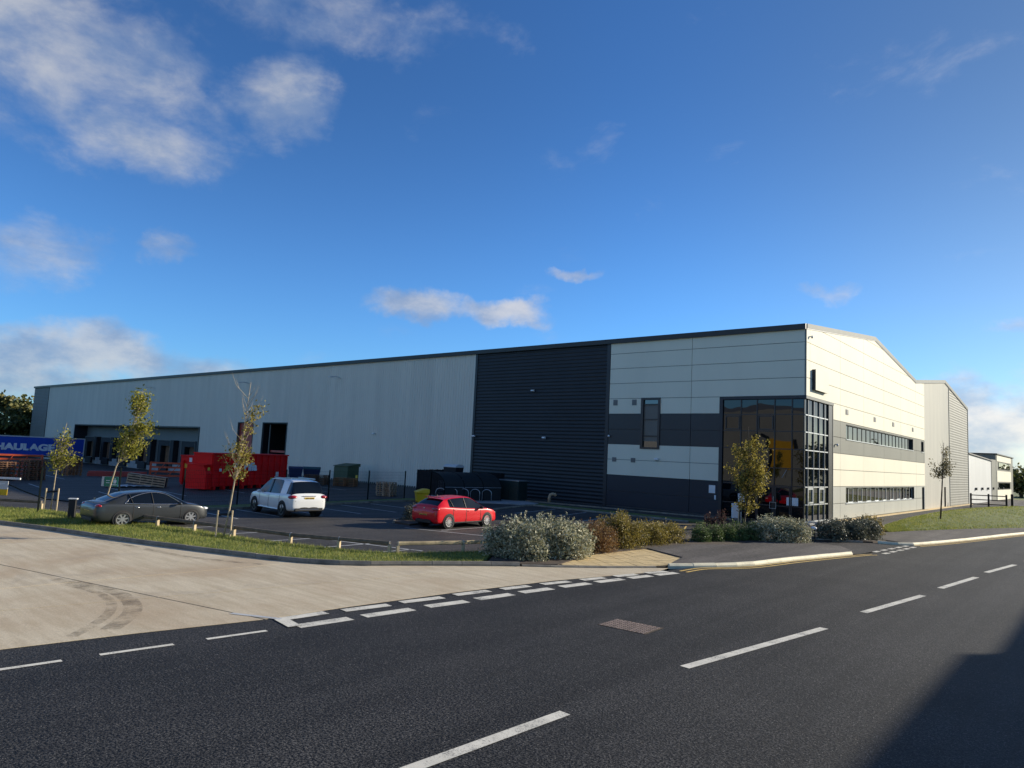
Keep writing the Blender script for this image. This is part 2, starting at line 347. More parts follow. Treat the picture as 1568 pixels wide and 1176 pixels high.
def empty(name, loc, rz=0, label=None, cat=None, group=None):
    o = bpy.data.objects.new(name, None); COL.objects.link(o); o.location = loc; o.rotation_euler.z = rz
    return tag(o, label, cat, group)
def sheet(name, poly, z, mat, kind='structure', parent=None):
    m = MB(); m.add([(x, y, z) for x, y in poly], [tuple(range(len(poly)))])
    o = m.build(name, mat, parent, fixn=False)
    me = o.data
    if me.polygons[0].normal.z < 0: me.flip_normals()
    if kind: o['kind'] = kind
    return o
def clip(poly, a, b, c):
    """keep the side a*x + b*y <= c"""
    out = []
    for i in range(len(poly)):
        p, q = poly[i], poly[(i+1) % len(poly)]
        dp, dq = a*p[0]+b*p[1]-c, a*q[0]+b*q[1]-c
        if dp <= 0: out.append(p)
        if dp*dq < 0: t = dp/(dp-dq); out.append((p[0]+(q[0]-p[0])*t, p[1]+(q[1]-p[1])*t))
    return out
def copy_tree(o, parent=None):
    c = o.copy(); COL.objects.link(c); c.parent = parent
    for ch in list(o.children):
        if ch.name != c.name: copy_tree(ch, c)
    return c
def text_mesh(body, size, extrude=.004, bold=.045):
    cu = bpy.data.curves.new('lettering', 'FONT'); cu.body = body; cu.size = size; cu.extrude = extrude; cu.align_x = 'CENTER'; cu.align_y = 'CENTER'; cu.offset = size*bold
    ob = bpy.data.objects.new('lettering', cu); COL.objects.link(ob)
    dg = bpy.context.evaluated_depsgraph_get(); me = bpy.data.meshes.new_from_object(ob.evaluated_get(dg))
    bpy.data.objects.remove(ob); bpy.data.curves.remove(cu); return me
# ================================================================== the setting
sheet('ground', [(-2500, -2500), (2500, -2500), (2500, 2500), (-2500, 2500)], -1.75, 'field')
sheet('terrain', [(5.9, -300), (400, -300), (400, 700), (5.9, 700)], -.03, 'turf')
sheet('terrain', [(-400, -300), (5.9, -300), (5.9, -11.9), (-400, -11.9)], -.03, 'turf')
sheet('terrain', [(-120, 152), (5.9, 152), (5.9, 700), (-120, 700)], -.03, 'turf')
KERB_A = [(-60, -1.5), (-45, 3.6), (-31.45, 8.19), (-28.99, 9.0), (-26.03, 9.68), (-23.77, 10.32), (-21.75, 10.97), (-20.14, 11.52), (-18.7, 12.06), (-17.62, 12.66),
          (-16.92, 13.38), (-16.4, 14.3), (-15.63, 15.48), (-14.95, 16.49), (-14.2, 17.5), (-13.49, 18.3), (-12.5, 19.6), (-11.7, 20.9), (-11.35, 21.7)]
KERB_NEW = [(-11.35, 21.7), (-10.79, 22.62), (-10.2, 23.74), (-9.82, 24.9), (-9.38, 27.8), (-8.5, 32.2)]
KERB_B = [(-9.1, 38.75), (-8.3, 38.9), (-7.75, 39.5), (-7.21, 41.8), (-6.41, 46.1), (-5.5, 51.7), (-4.6, 56.8), (-.8, 76), (4.5, 100)]
ROAD_EDGE = [(-12.95, -11.9), (-13.45, 3.7), (-13.2, 5.6), (-12.78, 7.9), (-12.74, 9.7), (-12.52, 12.8), (-12.1, 16.3), (-11.15, 20.4), (-10.95, 22.1)]
road = sheet('road', ROAD_EDGE+KERB_NEW[1:]+[(-8.2, 33.6), (-8.2, 38.9)]+KERB_B[2:]+[(5.95, 105), (5.95, -11.9)], 0, 'asphalt')
road['label'] = 'dark asphalt road running past the warehouse'
cp = sheet('car_park', [(-59.6, -5), (-59.6, 46.6), (-14.9, 46.6), (-14.9, 112), (5.9, 112), (4.5, 100), (-.8, 76), (-4.6, 56.8), (-6.4, 46.1), (-8, 38), (-8.4, 33), (-12, 23), (-12.4, 18), (-14, 14), (-20, 10), (-31, 6)], -.005, 'lot_asphalt')
acc = sheet('access_road', [(-14.9, 112.2), (5.9, 112.2), (5.9, 152), (-30, 152), (-30, 130), (-14.9, 130)], -.006, 'path_asphalt')
def sstep(x): x = max(0, min(1, x)); return x*x*(3-2*x)
m = MB(); NX, NY = 40, 8
for i in range(NX+1):
    x = -59.6-115.4*i/NX
    for j in range(NY+1): m.v.append((x, -12+58.6*j/NY, -.005-1.25*sstep((-x-64)/28)))
for i in range(NX):
    for j in range(NY): m.f.append((i*(NY+1)+j, i*(NY+1)+j+1, (i+1)*(NY+1)+j+1, (i+1)*(NY+1)+j)); m.m.append(0)
yard = m.build('service_yard', 'lot_asphalt', fixn=False)
if yard.data.polygons[0].normal.z < 0: yard.data.flip_normals()
yard['kind'] = 'structure'

# concrete apron of the side street: slabs with recessed joints
apron_poly = ROAD_EDGE[:-1]+[(-11.3, 21.5)]+KERB_A[::-1][1:]+[(-60, -11.9)]
apron = sheet('concrete_apron', apron_poly, .003, 'joint'); apron['label'] = 'sandy concrete apron of the side street'
def along(x0, y0, x1, y1):      # line as a, b, c
    a, b = (y1-y0), -(x1-x0); n = math.hypot(a, b); a /= n; b /= n; return a, b, a*x0+b*y0
cuts = [along(-21.97, 5.83, -12.86, 7.85), along(-18.6, 4.95, -18.42, 10.9), along(-26.3, 6.9, -26.1, 9.4), along(-34.5, 2, -34.2, 9), along(-15.6, 9, -14.2, 18)]
parts = [apron_poly]
for a, b, c in cuts:
    nxt = []
    for p in parts:
        for q in (clip(p, a, b, c-.02), clip(p, -a, -b, -c-.02)):
            if len(q) > 2: nxt.append(q)
    parts = nxt
for p in parts:
    m = MB(); m.prism(p, .0035, .010); o = m.build('concrete_slab', 'apron', apron)
# tyre marks scrubbed into the apron (stain with a shape of its own)
def ribbon(pts, wd):
    m = MB(); n = len(pts); v = []
    for i, p in enumerate(pts):
        p = Vector(p); d = (Vector(pts[min(i+1, n-1)])-Vector(pts[max(i-1, 0)])).normalized(); s = Vector((-d.y, d.x))*wd/2
        v += [p+s, p-s]
    m.add([(q.x, q.y, 0) for q in v], [(2*i, 2*i+1, 2*i+3, 2*i+2) for i in range(n-1)]); return m
def bez(pts, n=14):
    out = []
    for i in range(len(pts)-1):
        p0, p1, p2, p3 = (Vector(pts[max(i-1, 0)]), Vector(pts[i]), Vector(pts[i+1]), Vector(pts[min(i+2, len(pts)-1)]))
        for k in range(n):
            t = k/n; out.append(.5*((2*p1)+(p2-p0)*t+(2*p0-5*p1+4*p2-p3)*t*t+(3*p1-p0-3*p2+p3)*t**3))
    return out+[Vector(pts[-1])]
mt = bpy.data.materials.new('scrub'); mt.use_nodes = True; t = NT(mt.node_tree); b = t.n['Principled BSDF']; b.inputs['Base Color'].default_value = (.10, .08, .06, 1); b.inputs['Roughness'].default_value = .85
g = t.new('ShaderNodeNewGeometry').outputs['Position']; t.put(b.inputs['Alpha'], t.math('MULTIPLY', t.maprange(t.noise(g, 2.2, 6, .75), .36, .72), .42)); MATS['scrub'] = mt
for pts, wd in (([(-19.2, 6.2), (-18.0, 6.52), (-16.8, 6.7), (-15.7, 6.55), (-14.7, 6.15), (-13.7, 5.4)], .34), ([(-18.4, 6.2), (-17.2, 6.38), (-16.1, 6.28), (-15.1, 5.92), (-14.2, 5.3), (-13.6, 4.75)], .20), ([(-27, 9.1), (-24, 9.75), (-21, 10.2), (-18.6, 11.2)], .25)):
    o = ribbon(bez(pts), wd).build('tyre_mark', 'scrub', apron); o.location.z = .013

# grass verge, hedge bed, pavements
def off(pts, d):
    out = []
    for i, p in enumerate(pts):
        a, b = Vector(pts[max(i-1, 0)]), Vector(pts[min(i+1, len(pts)-1)]); t = (b-a).normalized(); out.append((p[0]-t.y*d, p[1]+t.x*d))
    return out
ia = KERB_A.index((-14.95, 16.49))
VERGE_IN = [(-60, 2), (-45, 7.2), (-38.3, 9.3), (-36.3, 10.9), (-33.9, 11.5), (-26.45, 13.15), (-22.6, 13.7), (-19.0, 14.95), (-17.9, 15.9), (-17.0, 18.2), (-16.6, 19.0)]
vpoly = off(KERB_A[:ia+1], .13)+VERGE_IN[::-1]
m = MB(); m.prism(vpoly, -.01, .085); verge = m.build('grass_verge', 'turf'); verge['kind'] = 'structure'
BED_BACK = [(-16.6, 19.0), (-16.9, 21.5), (-16.7, 25), (-16.4, 29), (-15.6, 32.5), (-13.4, 35.2), (-11.2, 35.2)]
BED_FRONT = [(-11.2, 34.7), (-12.25, 33.2), (-12.75, 29.6), (-14.0, 27.6), (-14.15, 25.0), (-14.4, 21.5), (-13.6, 18.55), (-14.2, 17.75), (-14.95, 16.7)]
m = MB(); m.prism(BED_BACK+BED_FRONT, -.01, .075); bed = m.build('planting_bed', 'soil'); bed['kind'] = 'structure'
PAVE = [(-12.0, 23.9), (-11.45, 21.95)]+off(KERB_NEW, .13)[1:]+[(-8.75, 33.0), (-9.6, 34.4), (-11.0, 34.6), (-12.2, 33.2), (-12.7, 29.6), (-13.95, 27.6), (-14.1, 25.05)]
m = MB(); m.prism(PAVE, -.01, .095); pv = m.build('pavement', 'path_asphalt'); pv['kind'] = 'structure'
TACT = [(-13.55, 18.5), (-12.55, 19.75), (-11.78, 21.0), (-11.5, 21.9), (-12.02, 23.85), (-14.1, 24.98), (-14.36, 21.5)]
m = MB(); m.prism(TACT, -.01, .045); tp = m.build('tactile_paving', 'joint'); tp['kind'] = 'structure'; tp['label'] = 'buff tactile paving at the dropped kerb'
ca, sa = math.cos(R(57)), math.sin(R(57))
for i in range(-14, 14):
    for j in range(-14, 14):
        c0 = (-13.0+i*.42*ca-j*.42*sa, 21.6+i*.42*sa+j*.42*ca); q = .202
        sq = [(c0[0]+a*ca-b*sa, c0[1]+a*sa+b*ca) for a, b in ((-q, -q), (q, -q), (q, q), (-q, q))]
        for k in range(len(TACT)):
            p0, p1 = TACT[k], TACT[(k+1) % len(TACT)]; a, b, c = along(*p0, *p1)
            if len(sq) > 2: sq = clip(sq, a, b, c) if True else sq
        if len(sq) > 2:
            A = abs(sum(sq[k][0]*sq[(k+1) % len(sq)][1]-sq[(k+1) % len(sq)][0]*sq[k][1] for k in range(len(sq))))/2
            if A > .02:
                m = MB(); dz = random.uniform(-.003, .004); m.prism(sq, .046, .058+dz); m.build('paving_slab', 'tactile', tp)
# kerbs stone by stone
def stone_mesh(name, h, ln=.905, wd=.13, mat='kerb'):
    m = MB(); m.extr([(0, -.05), (0, h*.45), (.05, h), (wd, h), (wd, -.05)], 'x', -ln/2, ln/2)
    me = m.mesh(name, mat); bm = bmesh.new(); bm.from_mesh(me); bmesh.ops.recalc_face_normals(bm, faces=bm.faces); bm.to_mesh(me); bm.free(); return me
def kerb(name, pts, h, mat, label, step=.915):
    root = empty(name, (pts[0][0], pts[0][1], 0)); root['kind'] = 'structure'; root['label'] = label
    me = stone_mesh('kerb_stone', h, step-.012, mat=mat); P = [Vector(p) for p in pts]; i = 0; pos = P[0].copy(); left = step
    seg = 0; cur = P[0].copy(); start = P[0].copy()
    while seg < len(P)-1:
        d = P[seg+1]-cur
        if d.length >= left:
            cur = cur+d.normalized()*left; mid = (start+cur)/2; e = cur-start
            o = put('kerb_stone', me, root, (mid.x-P[0].x, mid.y-P[0].y, random.uniform(-.005, .004)), math.atan2(e.y, e.x)); o.scale.x = e.length/step
            start = cur.copy(); left = step
        else: left -= d.length; cur = P[seg+1].copy(); seg += 1
    return root
kerb('kerb', KERB_A[1:-4], .135, 'kerb', 'grey concrete kerb round the grass verge')
kerb('kerb', KERB_A[-5:], .062, 'kerb', 'dropped kerb in front of the tactile paving')
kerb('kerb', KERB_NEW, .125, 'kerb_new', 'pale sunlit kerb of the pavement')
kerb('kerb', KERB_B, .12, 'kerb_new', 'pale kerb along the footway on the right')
LOT_KERB = [(-34.3, 14.5), (-34.8, 17.5), (-34.9, 19.9), (-35.9, 25.6), (-37.0, 31.4), (-37.0, 33.6), (-36.0, 34.6)]
kerb('kerb', LOT_KERB[::-1], .11, 'kerb', 'grey kerb at the back of the parking bays')
kerb('kerb', [(-18.6, 39.4), (-26, 39.45), (-31.6, 39.6), (-29.75, 33.7)][::-1], .10, 'kerb', 'grey kerb below the dark cladding')
kerb('kerb', [(-36.6, 42.9), (-30, 43.6), (-18.6, 44.9)][::-1], .09, 'kerb', 'thin grey kerb at the foot of the wall')
m = MB(); m.prism(off(LOT_KERB, .1)+[(-38.6, 34.6), (-37.2, 25.6), (-36.4, 17.5), (-36, 14.5)], -.01, .08); o = m.build('fence_verge', 'turf'); o['kind'] = 'structure'
m = MB(); m.prism([(-31.5, 39.7), (-18.6, 39.5), (-18.6, 41.2), (-32.3, 41.6)], -.01, .07); o = m.build('wall_verge', 'turf'); o['kind'] = 'structure'
m = MB(); m.prism([(-37, 35.2), (-31.8, 39.9), (-32.6, 41.8), (-36.4, 43.2), (-42, 39.5)], -.01, .05); o = m.build('cycle_pad', 'concrete_wall'); o['kind'] = 'structure'
kerb('kerb', [(-25.4, 22.3), (-26.2, 22.4), (-27.2, 23.4), (-27.3, 25.6)][::-1], .11, 'kerb', 'rounded kerb of the small planting island')
m = MB(); m.prism([(-24.95, 22.4), (-26.1, 22.5), (-27.1, 23.5), (-27.1, 26), (-25.6, 26.4)], -.01, .08); o = m.build('planting_island', 'soil'); o['kind'] = 'structure'
# footway and bank on the right
FOOT = off(KERB_B[1:], .13)[1:]+[(3.6, 101), (-1.5, 78), (-5.2, 62.4), (-7.66, 55.2), (-9.46, 48.9), (-10.1, 46.0), (-11.5, 42.6), (-9.2, 40.3)]
m = MB(); m.prism(FOOT, -.01, .09); o = m.build('footway', 'path_asphalt'); o['kind'] = 'structure'
BF = [(-10.2, 45.9), (-9.46, 48.9), (-7.66, 55.2), (-5.2, 62.4), (-2.6, 73), (.6, 86), (3, 96)]
BB = [(-10.7, 46.5), (-11.6, 51), (-12.2, 59), (-12.5, 68), (-12.4, 78), (-11.8, 89), (-9.5, 99)]
def lerp_line(L, s):
    s *= len(L)-1; i = min(int(s), len(L)-2); f = s-i; return Vector(L[i])*(1-f)+Vector(L[i+1])*f
def bank_z(s, t): return .09+(.05+.75*sstep(s*1.5))*math.sin(math.pi*min(1, max(0, t)))**.8*(1-.55*sstep((s-.8)*4))
m = MB(); NS, NT_ = 44, 12
for i in range(NS+1):
    for j in range(NT_+1):
        s, q = i/NS, j/NT_; p = lerp_line(BF, s).lerp(lerp_line(BB, s), q)
        m.v.append((p.x, p.y, bank_z(s, q)+(random.uniform(-.02, .02) if 0 < j < NT_ else -.06)))
for i in range(NS):
    for j in range(NT_): m.f.append((i*(NT_+1)+j, i*(NT_+1)+j+1, (i+1)*(NT_+1)+j+1, (i+1)*(NT_+1)+j)); m.m.append(0)
bank = m.build('grass_bank', 'turf', smooth=True, fixn=False)
if bank.data.polygons[0].normal.z < 0: bank.data.flip_normals()
bank['kind'] = 'structure'
m = MB(); m.box(-15.0, -14.55, 52, 110.5, -.02, .05); o = m.build('gravel_strip', 'tactile'); o['kind'] = 'structure'

# grass blades
def blades(name, inside, bounds, zf, n, hmin, hmax, wd, label):
    v = []; f = []; k = 0; tries = 0
    while k < n and tries < n*8:
        tries += 1
        x, y = random.uniform(bounds[0], bounds[1]), random.uniform(bounds[2], bounds[3])
        if not inside(x, y): continue
        z = zf(x, y); h = random.uniform(hmin, hmax)*(1 if random.random() > .06 else 1.7); a = random.uniform(0, 6.28); l = random.uniform(-.6, .6)*h; l2 = random.uniform(-.6, .6)*h
        c, s_ = math.cos(a)*wd, math.sin(a)*wd
        v += [(x-c, y-s_, z-.01), (x+c, y+s_, z-.01), (x+l, y+l2, z+h)]; f.append((3*k, 3*k+1, 3*k+2)); k += 1
    m = MB(); m.add(v, f); o = m.build(name, 'grass', fixn=False); return tag(o, label, 'grass', kind='stuff')
def in_poly(poly):
    def fn(x, y):
        r = False; j = len(poly)-1
        for i in range(len(poly)):
            xi, yi = poly[i]; xj, yj = poly[j]
            if (yi > y) != (yj > y) and x < (xj-xi)*(y-yi)/(yj-yi)+xi: r = not r
            j = i
        return r
    return fn
blades('grass', in_poly(vpoly), (-42, -14, 4, 19), lambda x, y: .085, 60000, .035, .10, .006, 'green grass of the verge between kerb and car park')
def bank_in(x, y): return True
bv = []
v = []; f = []
for k in range(42000):
    s, q = random.random()**1.15, random.random(); p = lerp_line(BF, s).lerp(lerp_line(BB, s), q); z = bank_z(s, q)-.01
    h = random.uniform(.04, .11); a = random.uniform(0, 6.28); wd = .008+.012*s; c, s_ = math.cos(a)*wd, math.sin(a)*wd
    v += [(p.x-c, p.y-s_, z-.02), (p.x+c, p.y+s_, z-.02), (p.x+random.uniform(-.05, .05), p.y+random.uniform(-.05, .05), z+h)]; f.append((3*k, 3*k+1, 3*k+2))
m = MB(); m.add(v, f); tag(m.build('grass', 'grass', fixn=False), 'rough grass on the sunlit bank right of the warehouse', 'grass', kind='stuff')

# painted markings
def mark(pts, wd, mat='white_paint', z=.006, name='road_marking', parent=None):
    o = ribbon([Vector(p) for p in pts], wd).build(name, mat, parent or road, fixn=False); o.location.z = z
    if o.data.polygons[0].normal.z < 0: o.data.flip_normals()
    return o
for a, b in (((-6.05, 2.6), (-5.77, 8.17)), ((-5.67, 11.45), (-4.98, 16.66)), ((-4.86, 19.33), (-4.36, 23.57)), ((-4.26, 25.58), (-3.85, 29.65)), ((-3.78, 31.5), (-3.3, 35.6)), ((-3.1, 37.6), (-2.4, 41.8))):
    mark([a, b], .185)
for a, b in (((-12.60, 8.14), (-12.56, 9.13)), ((-12.50, 9.52), (-12.36, 10.64)), ((-12.40, 11.03), (-12.25, 12.18)), ((-12.28, 12.62), (-12.15, 13.7)), ((-12.10, 14.15), (-11.98, 15.09)), ((-11.93, 15.6), (-11.74, 16.59)), ((-11.68, 17.1), (-11.5, 18.0)), ((-11.45, 18.5), (-11.25, 19.4)), ((-11.2, 19.9), (-11.0, 20.8))):
    mark([a, b], .27, z=.012)
for a, b in (((-11.94, 8.05), (-11.86, 9.22)), ((-11.85, 9.55), (-11.75, 10.78)), ((-11.75, 11.22), (-11.62, 12.34)), ((-11.64, 12.72), (-11.54, 13.87)), ((-11.54, 14.24), (-11.42, 15.33)), ((-11.40, 15.75), (-11.26, 16.85)), ((-11.24, 17.2), (-11.08, 18.3)), ((-11.05, 18.65), (-10.88, 19.6)), ((-10.86, 19.9), (-10.68, 20.85))):
    mark([a, b], .30)
mark([(-12.62, 8.12), (-11.94, 8.0)], .26, z=.015)
mark([(-13.6, 7.62), (-12.6, 8.12)], .12, 'lot_paint', z=.016)
for a, b in (((-12.45, 1.6), (-12.38, 2.6)), ((-12.36, 3.1), (-12.27, 4.19)), ((-12.24, 4.71), (-12.13, 5.81)), ((-12.11, 6.37), (-12.00, 7.45))): mark([a, b], .11)
for d in (-.13, -.36): mark(bez([(p[0]-0, p[1]) for p in off([(-10.9, 21.3)]+KERB_NEW[1:]+[(-8.15, 33.3)], d)], 6), .085, 'yellow_paint')
for d in (-.14, -.38): mark(bez(off(KERB_B[2:7], d), 6), .085, 'yellow_paint')
for i in range(5):
    mark([(-8.2+.07*i, 34.3+i*1.05), (-8.15+.07*i, 34.95+i*1.05)], .2); mark([(-7.75+.05*i, 34.0+i*1.05), (-7.7+.05*i, 34.65+i*1.05)], .2)
# car park lines
def lot(pts, wd=.1, mat='lot_paint'): return mark(pts, wd, mat, .0, 'bay_line', cp)
lot([(-34.4, 14.1), (-29.6, 14.75), (-26.5, 15.25), (-22.8, 16.05), (-18.4, 17.2)], .1)
for x, y0, y1 in ((-30.65, 12.6, 14.7), (-27.95, 12.9, 15.0), (-25.5, 13.3, 15.6), (-23.03, 13.6, 16.1), (-20.8, 14.4, 17.0), (-18.9, 15.6, 17.1)): lot([(x, y0), (x, y1)])
for y in (17.0, 19.25, 21.6, 24.0, 26.5, 29.0): lot([(-34.6-(y-17)*.12, y), (-30.45-(y-17)*.02, y)])
lot([(-24.35, 21.6), (-20.2, 22.75)]); lot([(-22.85, 22.4), (-22.87, 26.6)]); lot([(-20.3, 22.8), (-20.3, 27)])
for x in (-28.6, -26.1, -23.7, -21.2): lot([(x+.9, 33.2), (x-.3, 38.9)])
for k in range(6): lot([(-19.8+.5*k, 33.2+.25*k), (-20.9+.5*k, 37.0)], .09, 'yellow_paint')
lot([(-20.4, 33), (-16.9, 34.8)], .09, 'yellow_paint'); lot([(-21.2, 37), (-17.6, 38.2)], .09, 'yellow_paint')
for i, (x, y) in enumerate(((-44, 17), (-44, 21), (-48, 19), (-46, 26), (-52, 15.5), (-46, 33), (-48, 36), (-54, 40), (-50, 30))): mark([(x, y), (x-4.2, y+.5)], .09, 'lot_paint', .0, 'bay_line', cp)
mark([(-62, 20), (-75, 21)], .1, 'lot_paint', .0, 'bay_line', yard)
# sunken gully grating in the carriageway
root = empty('road_grating', (0, 0, 0)); root['kind'] = 'structure'; root['label'] = 'rusty square iron grating set in the road'
gx, gy = Vector((1.09, .06, 0)), Vector((-.02, .80, 0)); g0 = Vector((-8.36, 12.87, .003))
def gbox(a, b, c, d_, z0, z1, name, mat):
    m = MB(); m.prism([tuple((g0+gx*a+gy*c).xy), tuple((g0+gx*b+gy*c).xy), tuple((g0+gx*b+gy*d_).xy), tuple((g0+gx*a+gy*d_).xy)], z0, z1); return m.build(name, mat, root)
gbox(0, 1, 0, 1, .002, .006, 'frame', 'soil')
for i in range(11):
    for j in range(9):
        if (i+j) % 2 == 0 or True: gbox(.03+i*.087, .085+i*.087, .03+j*.106, .09+j*.106, .0065, .012, 'grating_stud', 'rust')
# ================================================================== warehouse
def wroot(name, base, label, cat, group=None): return empty(name, base, 0, label, cat, group)
def wb(m, name, mat, root, **kw):
    """part built in world coordinates under a root that stands somewhere else"""
    o = m.build(name, mat, root, **kw)
    p = root; off_ = Vector((0, 0, 0))
    while p: off_ += p.location; p = p.parent
    o.location = -off_; return o
YF, XG, XE = 46.30, -15.02, -165.3
WH = wroot('warehouse', (XG, YF, 0), 'long grey and white clad distribution warehouse with a glazed entrance corner', 'warehouse')
ZR = [.08, 1.19, 2.37, 3.53, 4.68, 5.81, 6.97, 8.12, 9.28, 10.42, 11.57, 12.72, 13.9, 15.0]
ROOFL = [(46.3, 12.55), (63.2, 14.38), (78.65, 12.55), (94.2, 14.28), (110.35, 12.4)]
def roof_z(y):
    for (a, za), (b, zb) in zip(ROOFL, ROOFL[1:]):
        if a <= y <= b: return za+(zb-za)*(y-a)/(b-a)
    return 12.4
# ---- long wall: profiled silver sheets, standing ribs
def rib_v(x0, x1, z0, z1):
    m = MB(); n = max(1, round((x1-x0)/.3333)); p = (x1-x0)/n; pr = []
    for i in range(n):
        a = x0+i*p; pr += [(a, YF), (a+.58*p, YF), (a+.68*p, YF-.04), (a+.88*p, YF-.04)]
    pr.append((x1, YF)); k = len(pr)
    m.add([(x, y, z0) for x, y in pr]+[(x, y, z1) for x, y in pr], [(i, i+1, k+i+1, k+i) for i in range(k-1)]); return m
for x0, x1, z0 in ((-156.6, -141.02, -1.3), (-141.02, -94.9, 5.25), (-94.9, -84.72, -1.3), (-84.72, -81.2, 5.95), (-81.2, -78.9, -1), (-78.9, -73.72, 5.95), (-73.72, -43.95, -.6)):
    n = max(1, round((x1-x0)/6)); dx = (x1-x0)/n
    for i in range(n):
        wb(rib_v(x0+i*dx, x0+(i+1)*dx, z0, 12.4), 'cladding_sheet', 'silver_sheet', WH, fixn=False)
        m = MB(); m.box(x0+i*dx, x0+(i+1)*dx, YF+.03, YF+.2, z0, 12.35); wb(m, 'inner_wall', 'wall_back', WH)
m = MB(); m.box(-73.7, -44, YF-.03, YF+.02, -.3, .12); wb(m, 'base_trim', 'trim_dark', WH)
def rib_h(x0, x1, z0, z1, pitch=.285, mat='dark_sheet', plane='y'):
    m = MB(); n = round((z1-z0)/pitch); p = (z1-z0)/n; pr = []
    for i in range(n):
        a = z0+i*p
        pr += [(0, a), (.008, a+.18*p), (.030, a+.38*p), (.035, a+.5*p), (.030, a+.62*p), (.008, a+.82*p)]
    pr.append((0, z1)); k = len(pr)
    if plane == 'y': v = [(x0, YF-d, z) for d, z in pr]+[(x1, YF-d, z) for d, z in pr]
    else: v = [(XG+d, x0, z) for d, z in pr]+[(XG+d, x1, z) for d, z in pr]
    m.add(v, [(i, i+1, k+i+1, k+i) for i in range(k-1)])
    return wb(m, 'cladding_sheet', mat, WH, fixn=False)
for a, b in ((-43.7, -39.0), (-39.0, -34.3), (-34.3, -29.95)): rib_h(a, b, .05, 12.4)
rib_h(-165.3, -156.75, -1.3, 12.4, mat='grey_sheet')
for a, b in ((-43.95, -29.7), (-165.3, -156.6)):
    m = MB(); m.box(a, b, YF+.02, YF+.2, -1.3 if a < -100 else 0, 12.35); wb(m, 'inner_wall', 'wall_back', WH)
for x, wd in ((-43.95, .26), (-29.95, .30), (-156.75, .15)):
    m = MB(); m.box(x, x+wd, YF-.07, YF+.02, -1 if x < -100 else .03, 12.38); wb(m, 'corner_trim', 'trim_dark', WH)
# ---- composite panels
def minus(rect, hole):
    a0, a1, b0, b1 = rect; h0, h1, k0, k1 = hole
    if h1 <= a0 or h0 >= a1 or k1 <= b0 or k0 >= b1: return [rect]
    out = []
    if h0 > a0: out.append((a0, h0, b0, b1))
    if h1 < a1: out.append((h1, a1, b0, b1))
    c0, c1 = max(a0, h0), min(a1, h1)
    if k0 > b0: out.append((c0, c1, b0, k0))
    if k1 < b1: out.append((c0, c1, k1, b1))
    return out
def panels(cols, rows, holes, matf, plane, gap=.016):
    for a0, a1 in zip(cols, cols[1:]):
        for b0, b1 in zip(rows, rows[1:]):
            rs = [(a0+gap, a1-gap, b0+gap, b1-gap)]
            for h in holes: rs = [q for r in rs for q in minus(r, h)]
            for c0, c1, d0, d1 in rs:
                if c1-c0 < .03 or d1-d0 < .03: continue
                poly = [(c0, d0), (c1, d0), (c1, d1), (c0, d1)]
                if plane == 'x':
                    for (ya, za), (yb, zb) in zip(ROOFL, ROOFL[1:]):
                        if min(yb, c1)-max(ya, c0) > .3:
                            k_ = (zb-za)/(yb-ya); poly = clip(poly, -k_, 1, za-.02-k_*ya) if len(poly) > 2 else poly
                    if len(poly) < 3: continue
                m = MB(); n = len(poly); o_ = random.uniform(-.0015, .0015)
                if plane == 'y': v = [(x, YF-.05+o_, z) for x, z in poly]+[(x, YF+.02, z) for x, z in poly]
                else: v = [(XG+.05+o_, y, z) for y, z in poly]+[(XG-.02, y, z) for y, z in poly]
                m.add(v, [tuple(range(n)), tuple(range(n, 2*n))[::-1]]+[(i, n+i, n+(i+1) % n, (i+1) % n) for i in range(n)])
                wb(m, 'wall_panel', matf((d0+d1)/2), WH)
fm = lambda z: 'panel_navy_deep' if z < 2.37 else 'panel_white' if z < 4.68 else 'panel_navy' if z < 6.97 else 'panel_white'
gm = lambda z: 'panel_pale_sheen' if z < 2.37 else 'panel_white' if z < 4.68 else 'panel_grey' if z < 6.97 else 'panel_white'
SLOT = (-26.80, -25.28, 4.42, 8.12)
panels([-29.64, -22.85, -20.72], ZR[:8], [SLOT], fm, 'y')
panels([-29.64, -22.85, XG-.03], ZR[7:11]+[12.40], [], fm, 'y')
m = MB(); m.box(-29.7, -26.8, YF+.021, YF+.2, 0, 12.35); m.box(-25.28, -20.72, YF+.021, YF+.2, 0, 12.35); m.box(-26.8, -25.28, YF+.021, YF+.2, 8.12, 12.35); m.box(-26.8, -25.28, YF+.021, YF+.2, 0, 4.42); m.box(-20.72, XG-.1, YF+.021, YF+.2, 8.12, 12.35); wb(m, 'inner_wall', 'wall_back', WH)
UPW, LOW = (55.0, 77.2, 5.74, 6.84), (54.93, 77.5, 1.14, 2.30)
HOLES = [UPW, LOW, (80.84, 82.04, 5.74, 6.82), (81.05, 82.2, 0, 2.26)]
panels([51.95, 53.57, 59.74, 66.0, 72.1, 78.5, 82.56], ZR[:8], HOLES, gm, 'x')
panels([46.26, 46.95, 53.57, 59.74, 66.0, 72.1, 78.5, 82.56], ZR[7:], [], gm, 'x')
